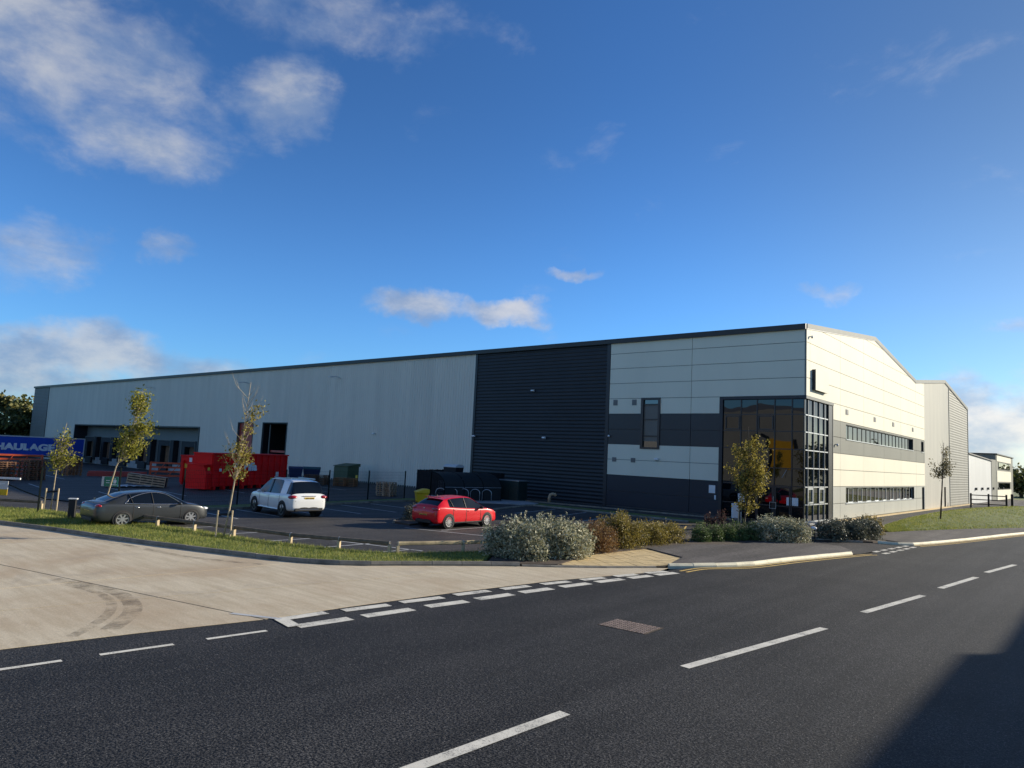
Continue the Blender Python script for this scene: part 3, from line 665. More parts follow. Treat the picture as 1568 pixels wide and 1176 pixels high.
# gable core
def gable_core():
    m = MB()
    for y0, y1, z0, z1 in ((51.95, 54.93, 0, 8.12), (54.93, 77.5, 2.30, 5.74), (54.93, 77.5, 0, 1.14), (54.93, 77.5, 6.84, 8.12), (77.5, 80.84, 0, 8.12), (80.84, 82.04, 2.26, 5.74), (80.84, 82.2, 6.82, 8.12), (82.2, 93.15, 0, 8.12), (93.15, 94.3, 2.24, 8.12), (94.3, 110.3, 0, 8.12)):
        m.box(XG-.3, XG-.021, y0, y1, z0, z1)
    for (ya, za), (yb, zb) in zip(ROOFL, ROOFL[1:]):
        m.add([(XG-.021, ya, 8.12), (XG-.021, yb, 8.12), (XG-.021, yb, zb-.03), (XG-.021, ya, za-.03), (XG-.3, ya, 8.12), (XG-.3, yb, 8.12), (XG-.3, yb, zb-.03), (XG-.3, ya, za-.03)], [(0, 1, 2, 3), (7, 6, 5, 4), (0, 4, 5, 1), (1, 5, 6, 2), (2, 6, 7, 3), (3, 7, 4, 0)])
    wb(m, 'inner_wall', 'wall_back', WH)
gable_core()
# ribbed end of the second span
def rib_gv(y0, y1, zf0, hole=None):
    m = MB(); n = round((y1-y0)/.3333); p = (y1-y0)/n; pr = []
    for i in range(n):
        a = y0+i*p; pr += [(a, 0), (a+.58*p, 0), (a+.68*p, .018), (a+.88*p, .018)]
    pr.append((y1, 0))
    for (ya, da), (yb, db) in zip(pr, pr[1:]):
        z0 = 2.24 if hole and hole[0] < (ya+yb)/2 < hole[1] else zf0
        m.add([(XG+da, ya, z0), (XG+db, yb, z0), (XG+db, yb, roof_z(yb)-.03), (XG+da, ya, roof_z(ya)-.03)], [(0, 1, 2, 3)])
    return m
for a, b in ((82.6, 87.3), (87.3, 92.0), (92.0, 96.55)): wb(rib_gv(a, b, .03, (93.15, 94.3)), 'cladding_sheet', 'silver_sheet', WH, fixn=False)
def rib_gh(y0, y1):
    m = MB(); p = .30
    for i in range(47):
        z = .05+i*p
        ys = [y0, y1]
        prf = [(0, z), (.004, z+.18*p), (.014, z+.38*p), (.016, z+.5*p), (.014, z+.62*p), (.004, z+.82*p), (0, z+p)]
        for (d0, a), (d1, b) in zip(prf, prf[1:]):
            seg = 10
            for k in range(seg):
                ya, yb = y0+(y1-y0)*k/seg, y0+(y1-y0)*(k+1)/seg
                if min(roof_z(ya), roof_z(yb)) < b: continue
                m.add([(XG+d0, ya, a), (XG+d0, yb, a), (XG+d1, yb, b), (XG+d1, ya, b)], [(0, 1, 2, 3)])
    wb(m, 'cladding_sheet', 'grey_sheet', WH, fixn=False)
rib_gh(96.7, 103.5); rib_gh(103.5, 110.3)
for a, b, z in ((96.56, 96.70, 14.0), (110.28, 110.42, 12.4)): wb(MB().box(XG-.02, XG+.07, a, b, .03, z), 'corner_trim', 'trim_pale', WH)
# roof, fascias, gutters
m = MB()
for (ya, za), (yb, zb) in zip(ROOFL, ROOFL[1:]): m.add([(XE, ya, za), (XG-.05, ya, za), (XG-.05, yb, zb), (XE, yb, zb), (XE, ya, za-.12), (XG-.05, ya, za-.12), (XG-.05, yb, zb-.12), (XE, yb, zb-.12)], [(0, 1, 2, 3), (7, 6, 5, 4), (0, 4, 5, 1), (2, 6, 7, 3), (1, 5, 6, 2), (0, 3, 7, 4)])
wb(m, 'roof', 'roof', WH)
m = MB(); m.box(XE, XG-.02, 110.2, 110.36, -1.3, 12.4); m.box(XE-.1, XE, 46.4, 110.3, -1.3, 12.4); wb(m, 'rear_wall', 'silver_sheet', WH)
n = 25
for i in range(n):
    a, b = XE+(XG+.06-XE)*i/n, XE+(XG+.06-XE)*(i+1)/n
    m = MB(); m.extr([(YF-.24, 12.38), (YF-.26, 12.70), (YF-.18, 12.74), (YF+.3, 12.74), (YF+.3, 12.38)], 'x', a, b-.008); wb(m, 'gutter', 'trim_dark', WH)
for (ya, za), (yb, zb) in zip(ROOFL, ROOFL[1:]):
    m = MB(); x0, x1 = XG-.06, XG+.10
    m.add([(x, y, z) for x in (x0, x1) for y, z in ((ya, za-.10), (yb, zb-.10), (yb, zb+.20), (ya, za+.20))], [(3, 2, 1, 0), (4, 5, 6, 7), (0, 1, 5, 4), (1, 2, 6, 5), (2, 3, 7, 6), (3, 0, 4, 7)])
    wb(m, 'verge_trim', 'trim_pale', WH)
    m = MB(); m.add([(x, y, z) for x in (XG+.0, XG+.085) for y, z in ((ya, za-.16), (yb, zb-.16), (yb, zb-.103), (ya, za-.103))], [(3, 2, 1, 0), (4, 5, 6, 7), (0, 1, 5, 4), (1, 2, 6, 5), (2, 3, 7, 6), (3, 0, 4, 7)]); wb(m, 'verge_trim', 'trim_dark', WH)
m = MB(); m.box(XG-.03, XG+.065, YF-.065, YF-.005, 8.14, 12.4); wb(m, 'corner_trim', 'trim_pale', WH)
# ---- openings of the gable: strip windows, doors
def strip_window(y0, y1, z0, z1, n, name, pale, rev=.16):
    win = wb(MB().box(XG-.3, XG-.20, y0, y1, z0, z1), name, 'frame_dark', WH)      # backing of the reveal
    def sub(m, nm, mat): return wb(m, nm, mat, win)
    dy = (y1-y0)/n
    m = MB(); m.box(XG-.20, XG+.02, y0, y1, z1-.04, z1); m.box(XG-.20, XG+.02, y1-.03, y1, z0+.04, z1-.04); m.box(XG-.20, XG+.02, y0, y0+.03, z0+.04, z1-.04); sub(m, 'reveal', 'frame_dark')
    m = MB(); m.box(XG-.2, XG+.10, y0-.05, y1+.05, z0-.03, z0+.03); sub(m, 'sill', 'frame_pale')
    for i in range(n):
        a, b = y0+i*dy, y0+(i+1)*dy; fr = .075 if (i % 2 and pale) else .035
        m = MB(); X0, X1 = XG-.19, XG-.12
        m.box(X0, X1, a, a+fr, z0+.03, z1-.04); m.box(X0, X1, b-fr, b, z0+.03, z1-.04); m.box(X0, X1, a+fr, b-fr, z1-.04-fr, z1-.04); m.box(X0, X1, a+fr, b-fr, z0+.03, z0+.03+fr)
        sub(m, 'frame', 'frame_pale' if (i % 2 and pale) else 'frame_dark')
        m = MB(); m.box(XG-.18, XG-.15+(.0 if i % 2 else -.004), a+fr, b-fr, z0+.03+fr, z1-.04-fr); sub(m, 'pane', 'glass_low' if pale else 'glass_strip')
strip_window(*UPW, 18, 'strip_window', False); strip_window(*LOW, 18, 'strip_window', True)
strip_window(80.84, 82.04, 5.74, 6.82, 1, 'window', False)
for y0, y1 in ((81.05, 82.2), (93.15, 94.3)):
    m = MB(); m.box(XG-.22, XG-.12, y0, y1, 0.02, 2.25); d = wb(m, 'door', 'frame_dark', WH)
    m = MB(); m.box(XG-.12, XG-.05, y0+.1, y0+.14, .95, 1.1); wb(m, 'handle', 'galv', d)
    m = MB(); m.box(XG-.12, XG-.08, y0, y0+.06, .02, 2.25); m.box(XG-.12, XG-.08, y1-.06, y1, .02, 2.25); m.box(XG-.12, XG-.08, y0+.06, y1-.06, 2.18, 2.25); wb(m, 'frame', 'trim_dark', d)
# vents
def vent(x0, x1, z0, z1, plane):
    def bx(a, b, d0, d1, c0, c1):
        return MB().box(a, b, YF-d1, YF-d0, c0, c1) if plane == 'y' else MB().box(XG+d0, XG+d1, a, b, c0, c1)
    v = wb(bx(x0, x1, .04, .075, z0, z1), 'vent', 'vent', WH)
    for k in range(4): z = z0+.04+k*(z1-z0-.05)/4; wb(bx(x0+.03, x1-.03, .0755, .10, z, z+.035), 'slat', 'vent', v)
for x0, x1, z0, z1 in ((-29.26, -28.89, 7.61, 8.04), (-27.62, -27.24, 7.61, 8.04), (-29.2, -28.85, 3.36, 3.69), (-27.58, -27.21, 3.36, 3.69)): vent(x0, x1, z0, z1, 'y')
for y in (55.2, 63.0, 69.25, 77.05): vent(y-.3, y+.3, 7.55, 7.94, 'x')
# ---- slot window on the long wall
m = MB(); x0, x1, z0, z1 = SLOT
m.box(x0-.03, x0+.17, YF-.12, YF+.05, z0-.03, z1+.03); m.box(x1-.14, x1+.03, YF-.12, YF+.05, z0-.03, z1+.03); m.box(x0+.17, x1-.14, YF-.12, YF+.05, z1-.12, z1+.03); m.box(x0+.17, x1-.14, YF-.12, YF+.05, z0-.03, z0+.1)
sw = wb(m, 'slot_window', 'frame_dark', WH)
pm('blind', (.12, .115, .10), .4, .1)
for i, (a, b) in enumerate(((4.5, 5.3), (5.38, 6.52), (6.60, 7.62), (7.70, 8.0))):
    wb(MB().box(x0+.17, x1-.14, YF+.02, YF+.05, a, b), 'pane', 'glass_strip' if i in (3,) else 'blind' if i else 'glass_strip', sw)
    if i: wb(MB().box(x0+.17, x1-.14, YF-.06, YF+.05, a-.08, a), 'glazing_bar', 'frame_dark', sw)
wb(MB().box(x0+.17, x1-.14, YF+.015, YF+.0195, 4.95, 5.3), 'pane', 'blind', sw)
# ---- glazed entrance corner
GY, GX = YF+.03, XG-.05
m = MB(); m.box(-20.72, XG+.06, YF-.09, YF+.2, 7.92, 8.13); m.box(-20.72, -20.48, YF-.09, YF+.2, .0, 7.92); cw = wb(m, 'curtain_wall', 'trim_dark', WH)
wb(MB().box(XG-.2, XG+.09, YF-.085, 51.95, 7.925, 8.125), 'head_trim', 'trim_pale', cw)
wb(MB().box(XG-.2, XG+.03, 51.0, 51.95, 0, 7.92), 'pier', 'frame_dark', cw)
wb(MB().box(XG-.02, XG+.055, 51.86, 51.95, .02, 7.92), 'pier_trim', 'trim_pale', cw)
MX = [-20.48, -19.22, -18.13, -16.96, -15.85, GX]
TZ = [.06, 1.05, 2.33, 3.45, 4.68, 5.82, 6.92, 7.92]
for x in MX[1:-1]: wb(MB().box(x-.035, x+.035, GY-.05, GY+.06, .02, 7.92), 'mullion', 'frame_dark', cw)
for k, z in enumerate(TZ[:-1]):
    for a, b in zip(MX, MX[1:]):
        if k == 1 and a in (-18.13, -16.96): continue
        wb(MB().box(a+.036, b-.036, GY-.035, GY+.06, z-.03, z+.03), 'transom', 'frame_dark', cw)
for a, b in zip(MX, MX[1:]):
    for k, (c, d_) in enumerate(zip(TZ, TZ[1:])):
        if a in (-18.13, -16.96) and k < 2:
            if k == 1: continue
            d_ = TZ[2]
        tlt = random.uniform(-.004, .004); t2 = random.uniform(-.003, .003)
        m = MB(); e = .03
        m.add([(a+e, GY+tlt, c+e), (b-e, GY-tlt, c+e), (b-e, GY-tlt+t2, d_-e), (a+e, GY+tlt+t2, d_-e), (a+e, GY+.05, c+e), (b-e, GY+.05, c+e), (b-e, GY+.05, d_-e), (a+e, GY+.05, d_-e)], [(0, 1, 2, 3), (7, 6, 5, 4), (0, 4, 5, 1), (1, 5, 6, 2), (2, 6, 7, 3), (3, 7, 4, 0)])
        wb(m, 'pane', 'glass_front', cw)
for a, b in ((-20.3, -19.3), (-18.05, -17.05)):      # opening lights
    z0, z1 = 5.9, 6.84
    m = MB(); m.box(a, a+.07, GY-.06, GY-.006, z0, z1); m.box(b-.07, b, GY-.06, GY-.006, z0, z1); m.box(a+.07, b-.07, GY-.06, GY-.006, z1-.07, z1); m.box(a+.07, b-.07, GY-.06, GY-.006, z0, z0+.07); wb(m, 'opening_light', 'frame_dark', cw)
for a, b in ((-18.09, -17.0), (-16.92, -15.9)):
    m = MB(); m.box(a, a+.1, GY-.06, GY-.01, .06, 2.28); m.box(b-.1, b, GY-.06, GY-.01, .06, 2.28); m.box(a+.1, b-.1, GY-.06, GY-.01, 2.18, 2.28); m.box(a+.1, b-.1, GY-.06, GY-.01, .06, .26); m.box(a+.1, b-.1, GY-.06, GY-.01, 1.0, 1.08)
    wb(m, 'door_leaf', 'frame_dark', cw)
def ring(cx, cz, w_, h_):
    m = MB(); y0, y1, q = GY-.13, GY-.09, .025
    m.box(cx-w_/2, cx-w_/2+q, y0, y1, cz-h_/2, cz+h_/2); m.box(cx+w_/2-q, cx+w_/2, y0, y1, cz-h_/2, cz+h_/2); m.box(cx-w_/2+q, cx+w_/2-q, y0, y1, cz+h_/2-q, cz+h_/2); m.box(cx-w_/2+q, cx+w_/2-q, y0, y1, cz-h_/2, cz-h_/2+q); return m
wb(ring(-17.0, 1.05, .42, .42), 'door_handle', 'galv', cw)
wb(MB().box(-16.99, -16.96, GY-.12, GY-.07, 1.3, 1.62), 'door_handle', 'galv', cw)
for x in (-17.25, -16.15):
    m = MB(); m.tube([(x, GY-.04, 3.38), (x-.22, GY-.3, 2.85)], .012, 6); wb(m, 'window_stay', 'galv', cw)
MY = [YF+.03, 46.85, 47.97, 49.11, 50.22, 51.0]
TG = [.16, 1.22, 2.33, 3.52, 4.66, 5.80, 6.90, 7.92]
for y in MY[1:-1]: wb(MB().box(GX-.06, GX+.06, y-.03, y+.03, .16, 7.92), 'mullion', 'frame_mid', cw)
wb(MB().box(GX-.06, GX+.01, YF-.02, YF+.06, .02, 7.92), 'corner_post', 'frame_dark', cw)
for z in TG[:-1]:
    for a, b in zip(MY, MY[1:]): wb(MB().box(GX-.06, GX+.05, a+.03, b-.03, z-.035, z+.035), 'transom', 'frame_pale', cw)
for a, b in zip(MY, MY[1:]):
    for c, d_ in zip(TG, TG[1:]):
        tl = random.uniform(-.003, .003); e = .03
        m = MB(); m.add([(GX-.01+tl, a+e, c+e), (GX-.01-tl, b-e, c+e), (GX-.01-tl, b-e, d_-e), (GX-.01+tl, a+e, d_-e), (GX-.05, a+e, c+e), (GX-.05, b-e, c+e), (GX-.05, b-e, d_-e), (GX-.05, a+e, d_-e)], [(0, 1, 2, 3), (7, 6, 5, 4), (0, 4, 5, 1), (1, 5, 6, 2), (2, 6, 7, 3), (3, 7, 4, 0)])
        wb(m, 'pane', 'glass_side', cw)
for a, b in ((46.9, 47.92), (49.16, 50.17)):
    for z0, z1 in ((1.29, 2.27),):
        m = MB(); q = .1; m.box(GX-.005, GX+.045, a, a+q, z0, z1); m.box(GX-.005, GX+.045, b-q, b, z0, z1); m.box(GX-.005, GX+.045, a+q, b-q, z1-q, z1); m.box(GX-.005, GX+.045, a+q, b-q, z0, z0+q); wb(m, 'opening_light', 'frame_pale', cw)
m = MB(); m.box(XG-.2, XG+.32, 46.25, 51.0, 0, .12); wb(m, 'plinth', 'concrete_wall', cw)
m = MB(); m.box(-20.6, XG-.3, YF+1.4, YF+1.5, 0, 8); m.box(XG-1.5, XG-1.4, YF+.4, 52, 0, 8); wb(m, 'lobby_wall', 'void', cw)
# ---- things fixed to the walls
def notice(x0, x1, z0, z1, label, d=.07):
    o = MB().box(x0, x1, YF-d-.02, YF-d, z0, z1).build('notice_board', 'white_plain', bevel=.004); return tag(o, label, 'notice')
notice(-21.38, -20.92, 1.54, 2.08, 'white square notice on dark wall left of the glazed entrance')
notice(-16.16, -15.43, 1.12, 1.62, 'blank white notice stuck on the entrance glass near the corner', -.0)
m = MB(); m.box(-20.98, -20.86, YF-.11, YF-.055, 1.12, 1.42); tag(m.build('entry_panel', 'white_plain', bevel=.01), 'small white entry panel below the square wall notice', 'panel')
sg = wroot('wall_sign', (XG+.05, 47.4, 8.6), 'blank white box sign high on the sunlit gable above the glazed corner', 'sign')
wb(MB().box(XG+.06, XG+.27, 47.42, 50.1, 8.6, 9.92), 'sign_box', 'trim_dark', sg); wb(MB().box(XG+.271, XG+.285, 47.40, 50.12, 8.58, 9.94), 'sign_face', 'panel_white', sg)
def fixture(x, z, label, kind='lamp', plane='y', y=None):
    if plane == 'y': base = (x, YF-.05, z)
    else: base = (XG+.05, y, z)
    r = empty('wall_lamp' if kind == 'lamp' else 'security_camera', base, 0 if plane == 'y' else R(90), label, 'lamp' if kind == 'lamp' else 'camera')
    m = MB(); m.box(-.03, .03, -.10, .0, -.03, .03); m.build('bracket', 'galv', r)
    if kind == 'lamp':
        m = MB(); m.extr([(-.28, -.02), (-.10, -.08), (-.10, .10), (-.24, .08)], 'x', -.14, .14); m.build('housing', 'white_plain', r)
    else:
        m = MB(); m.ell((0, -.14, -.03), (.08, .08, .09)); m.build('dome', 'white_plain', r, smooth=True); m = MB(); m.ell((0, -.14, -.075), (.06, .06, .065)); m.build('lens', 'void', r, smooth=True)
    return r
fixture(-37.09, 8.9, 'small floodlight high in the middle of the dark ribbed wall'); fixture(-35.71, 5.0, 'small floodlight low in the middle of the dark ribbed wall')
fixture(-43.6, 5.0, 'white floodlight at the left edge of the dark ribbed wall'); fixture(-25.38, 3.66, 'white floodlight below the tall slot window')
fixture(-29.5, 5.3, 'white dome camera at the left edge of the white panels', 'camera'); fixture(-57.6, 5.0, 'white floodlight on the ribbed silver wall above the green cabinet')
fixture(0, 5.28, 'white camera on the gable beside the glazed corner', 'camera', 'x', 52.4); fixture(0, 12.0, 'small dark camera under the gable corner eaves', 'camera', 'x', 46.9)
for x, z in ((-83, 10.9), (-110, 11.0), (-64, 10.9)):
    m = MB(); m.tube([(x, YF-.04, z), (x, YF-.6, z+.12), (x-.02, YF-1.2, z+.05)], .05, 6); m.box(x-.25, x+.1, YF-1.45, YF-1.05, z-.02, z+.06)
    tag(m.build('wall_lamp', 'off_white'), {-83: 'swan neck floodlight high on the wall right of the loading docks', -110: 'swan neck floodlight high above the loading docks', -64: 'swan neck floodlight high above the blue bins'}[x], 'lamp')
m = MB(); m.tube([(-33.09, 43.7, 0), (-33.09, 43.72, .45), (-33.05, 43.76, .6), (-32.92, 43.85, .68), (-32.75, 43.95, .66), (-32.68, 44.0, .55)], [.12, .12, .12, .12, .12, .12], 12)
tag(m.build('vent_pipe', 'pipe', smooth=True), 'short bent buff vent pipe in the grass below the dark wall', 'pipe')
# ---- loading docks, roller doors
dk = wb(MB().box(-141.02, -94.9, 48.3, 48.5, -1.3, 5.25), 'dock_recess', 'bay_grey', WH)
wb(MB().box(-141.02, -94.9, YF, 48.3, 5.15, 5.25), 'soffit', 'trim_dark', dk); wb(MB().box(-95.0, -94.9, YF, 48.3, -1.3, 5.15), 'reveal', 'trim_dark', dk); wb(MB().box(-141.02, -140.9, YF, 48.3, -1.3, 5.15), 'reveal', 'trim_dark', dk)
m = MB(); m.box(-141.1, -94.8, YF-.09, YF-.01, 5.18, 5.36); m.box(-95.0, -94.78, YF-.09, YF-.01, -1, 5.18); m.box(-141.15, -140.95, YF-.09, YF-.01, -1, 5.18); wb(m, 'surround', 'trim_dark', dk)
wb(MB().box(-140.9, -95.0, 47.6, 48.29, -1.3, -.15), 'dock_wall', 'concrete_wall', dk)
for x in (-136.6, -129.4, -122.2, -114.9, -107.4, -99.8):
    s = wb(MB().box(x-2.5, x+2.5, 48.22, 48.29, -.15, 3.35), 'dock_shelter', 'rubber', dk)
    r_ = WH
    def dsub(m, nm, mat): return wb(m, nm, mat, WH)
    m = MB(); m.box(x-2.5, x-1.5, 47.5, 48.2, -.6, 3.35); m.box(x+1.5, x+2.5, 47.5, 48.2, -.6, 3.35); m.box(x-1.5, x+1.5, 47.5, 48.2, 2.5, 3.35); dsub(m, 'dock_curtain', 'rubber')
    m = MB(); m.box(x-2.5, x-2.44, 47.45, 47.499, -.1, 3.35); m.box(x+1.5, x+1.56, 47.45, 47.499, -.1, 3.35); m.box(x-2.44, x+1.5, 47.45, 47.499, 3.28, 3.35); dsub(m, 'dock_frame', 'trim_pale')
    dsub(MB().box(x-1.2, x+1.2, 48.1, 48.19, -.15, 2.5), 'dock_door', 'timber_brown')
    dsub(MB().box(x-1.3, x+1.3, 47.3, 47.59, -1.2, -.16), 'dock_leveller', 'rubber')
rd = wb(MB().box(-84.72, -81.2, YF+.25, YF+.35, -.2, 5.95), 'roller_door', 'door_red', WH)
for k in range(14): wb(MB().box(-84.7, -81.22, YF+.20, YF+.249, .1+k*.42, .1+k*.42+.37), 'slat', 'door_red', rd)
m = MB(); m.box(-78.9, -73.72, 49.5, 49.6, -.2, 5.95); m.box(-78.9, -78.8, YF+.1, 49.5, -.2, 5.95); m.box(-73.82, -73.72, YF+.1, 49.5, -.2, 5.95); m.box(-78.8, -73.82, YF+.1, 49.5, 5.85, 5.95); op = wb(m, 'doorway', 'void', WH)
wb(MB().box(-77.9, -77.8, YF+.3, YF+.4, 0, 5.8), 'door_guide', 'trim_pale', op); wb(MB().box(-77.7, -73.9, YF+.5, YF+.6, 2.5, 2.75), 'barrier_bar', 'door_red', op)
m = MB()
for x0, x1 in ((-84.72, -81.2), (-78.9, -73.72)): m.box(x0-.1, x0, YF-.06, YF, 0, 6.05); m.box(x1, x1+.1, YF-.06, YF, 0, 6.05); m.box(x0, x1, YF-.06, YF, 5.95, 6.05)
wb(m, 'door_surround', 'trim_dark', WH)
# ================================================================== further unit along the road
FB = wroot('industrial_unit', (-15.3, 114, 0), 'smaller white and grey industrial unit beyond the warehouse gable', 'building')
X2 = -15.3
m = MB(); m.add([(X2, 112.5, -.1), (X2, 135, -.1), (X2, 135, 6.35), (X2, 112.5, 6.75), (X2-40, 112.5, -.1), (X2-40, 135, -.1), (X2-40, 135, 6.35), (X2-40, 112.5, 6.75)], [(0, 1, 2, 3), (0, 3, 7, 4), (1, 5, 6, 2), (4, 7, 6, 5), (3, 2, 6, 7)]); wb(m, 'wall', 'far_silver', FB)
m = MB(); m.add([(X2+.2, 112.2, 6.76), (X2+.2, 135.3, 6.36), (X2-18, 135.3, 7.9), (X2-18, 112.2, 8.3), (X2+.2, 112.2, 6.6), (X2+.2, 135.3, 6.2), (X2-18, 135.3, 7.7), (X2-18, 112.2, 8.1)], [(0, 1, 2, 3), (7, 6, 5, 4), (0, 4, 5, 1), (1, 5, 6, 2), (2, 6, 7, 3), (3, 7, 4, 0)]); wb(m, 'roof', 'roof_dark', FB)
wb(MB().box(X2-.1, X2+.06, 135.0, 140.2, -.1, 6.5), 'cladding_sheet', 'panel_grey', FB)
XO = X2+.08
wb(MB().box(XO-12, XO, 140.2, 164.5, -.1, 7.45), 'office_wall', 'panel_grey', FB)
for z0, z1 in ((0.0, 1.65), (3.0, 4.8), (6.35, 7.3)):
    for k in range(3): wb(MB().box(XO+.001, XO+.06, 141+k*6.6, 141+k*6.6+6.55, z0, z1), 'wall_panel', 'panel_white', FB)
for z0, z1 in ((1.75, 2.87), (5.06, 6.24)):
    wn = wb(MB().box(XO+.001, XO+.05, 143, 159, z0, z1), 'window', 'frame_dark', FB)
    for k in range(6): wb(MB().box(XO+.0505, XO+.08, 143.2+k*2.63, 143.2+k*2.63+2.5, z0+.1, z1-.1), 'pane', 'glass_strip', wn)
wb(MB().box(XO-12.2, XO+.2, 140, 164.7, 7.45, 7.6), 'parapet', 'trim_dark', FB)
for k in range(6): wb(MB().box(X2+.061 if k < 4 else XO+.07, X2+.25, 118+k*6, 118.6+k*6, 1.75, 2.1), 'lamp', 'trim_dark', FB)
# ================================================================== units across the road (their shadow and reflection show)
def plain_unit(base, x0, x1, y0, y1, h, label, wall, roof_h=1.4):
    u = wroot('industrial_unit', base, label, 'building')
    wb(MB().box(x0, x1, y0, y1, -.1, h), 'wall', wall, u)
    ym = (y0+y1)/2
    m = MB(); m.add([(x0-.2, y0, h), (x1+.2, y0, h), (x1+.2, y1, h), (x0-.2, y1, h), (x0-.2, ym, h+roof_h), (x1+.2, ym, h+roof_h)], [(0, 1, 5, 4), (3, 4, 5, 2), (0, 4, 3), (1, 2, 5), (0, 3, 2, 1)]); wb(m, 'roof', 'roof', u); return u
u = plain_unit((9.4, 30, 0), 9.72, 30, 24, 37.5, 8.0, 'grey industrial unit across the road whose shadow falls on the asphalt', 'far_silver', .01)
wb(MB().box(9.62, 9.719, 28, 34, 0, 4.5), 'roller_door', 'bay_grey', u)
u = plain_unit((10, 40, 0), 10.2, 34, 37.7, 75, 8.0, 'long grey industrial unit across the road', 'far_silver', .01)
wb(MB().box(10.1, 10.199, 44, 50, 0, 4.5), 'roller_door', 'bay_grey', u)
u = plain_unit((-45, -32, 0), -90, -12, -70, -32, 13.2, 'tall grey industrial unit behind the viewer with yellow doors', 'unit_grey', 2.6)
for x in (-79, -62, -45, -28):
    d = wb(MB().box(x-2.4, x+2.4, -31.999, -31.9, 3, 8.6), 'roller_door', 'yellow_door', u); wb(MB().box(x-2.9, x-2.4, -31.999, -31.7, 0, 9), 'door_jamb', 'frame_dark', d); wb(MB().box(x+2.4, x+2.9, -31.999, -31.7, 0, 9), 'door_jamb', 'frame_dark', d)
# ================================================================== cars
def split_by_material(me, names, root, mats, smooth=True):
    """one evaluated mesh -> one object per material slot"""
    out = {}
    for k, nm in enumerate(names):
        bm = bmesh.new(); bm.from_mesh(me)
        bmesh.ops.delete(bm, geom=[f for f in bm.faces if f.material_index != k], context='FACES')
        if not bm.faces: bm.free(); continue
        # separate islands: each window its own part
        if k == 0: groups = [list(bm.faces)]
        else:
            seen = set(); groups = []
            for f in bm.faces:
                if f in seen: continue
                st = [f]; seen.add(f); g = []
                while st:
                    q = st.pop(); g.append(q)
                    for e in q.edges:
                        for h in e.link_faces:
                            if h not in seen: seen.add(h); st.append(h)
                groups.append(g)
        for g in groups:
            m = MB(); idx = {}
            for f in g:
                ids = []
                for v in f.verts:
                    if v not in idx: idx[v] = len(m.v); m.v.append(tuple(v.co))
                    ids.append(idx[v])
                m.f.append(tuple(ids)); m.m.append(0)
            out.setdefault(nm, []).append(m.build(nm, mats[k], root, smooth=smooth, fixn=False))
        bm.free()
    return out
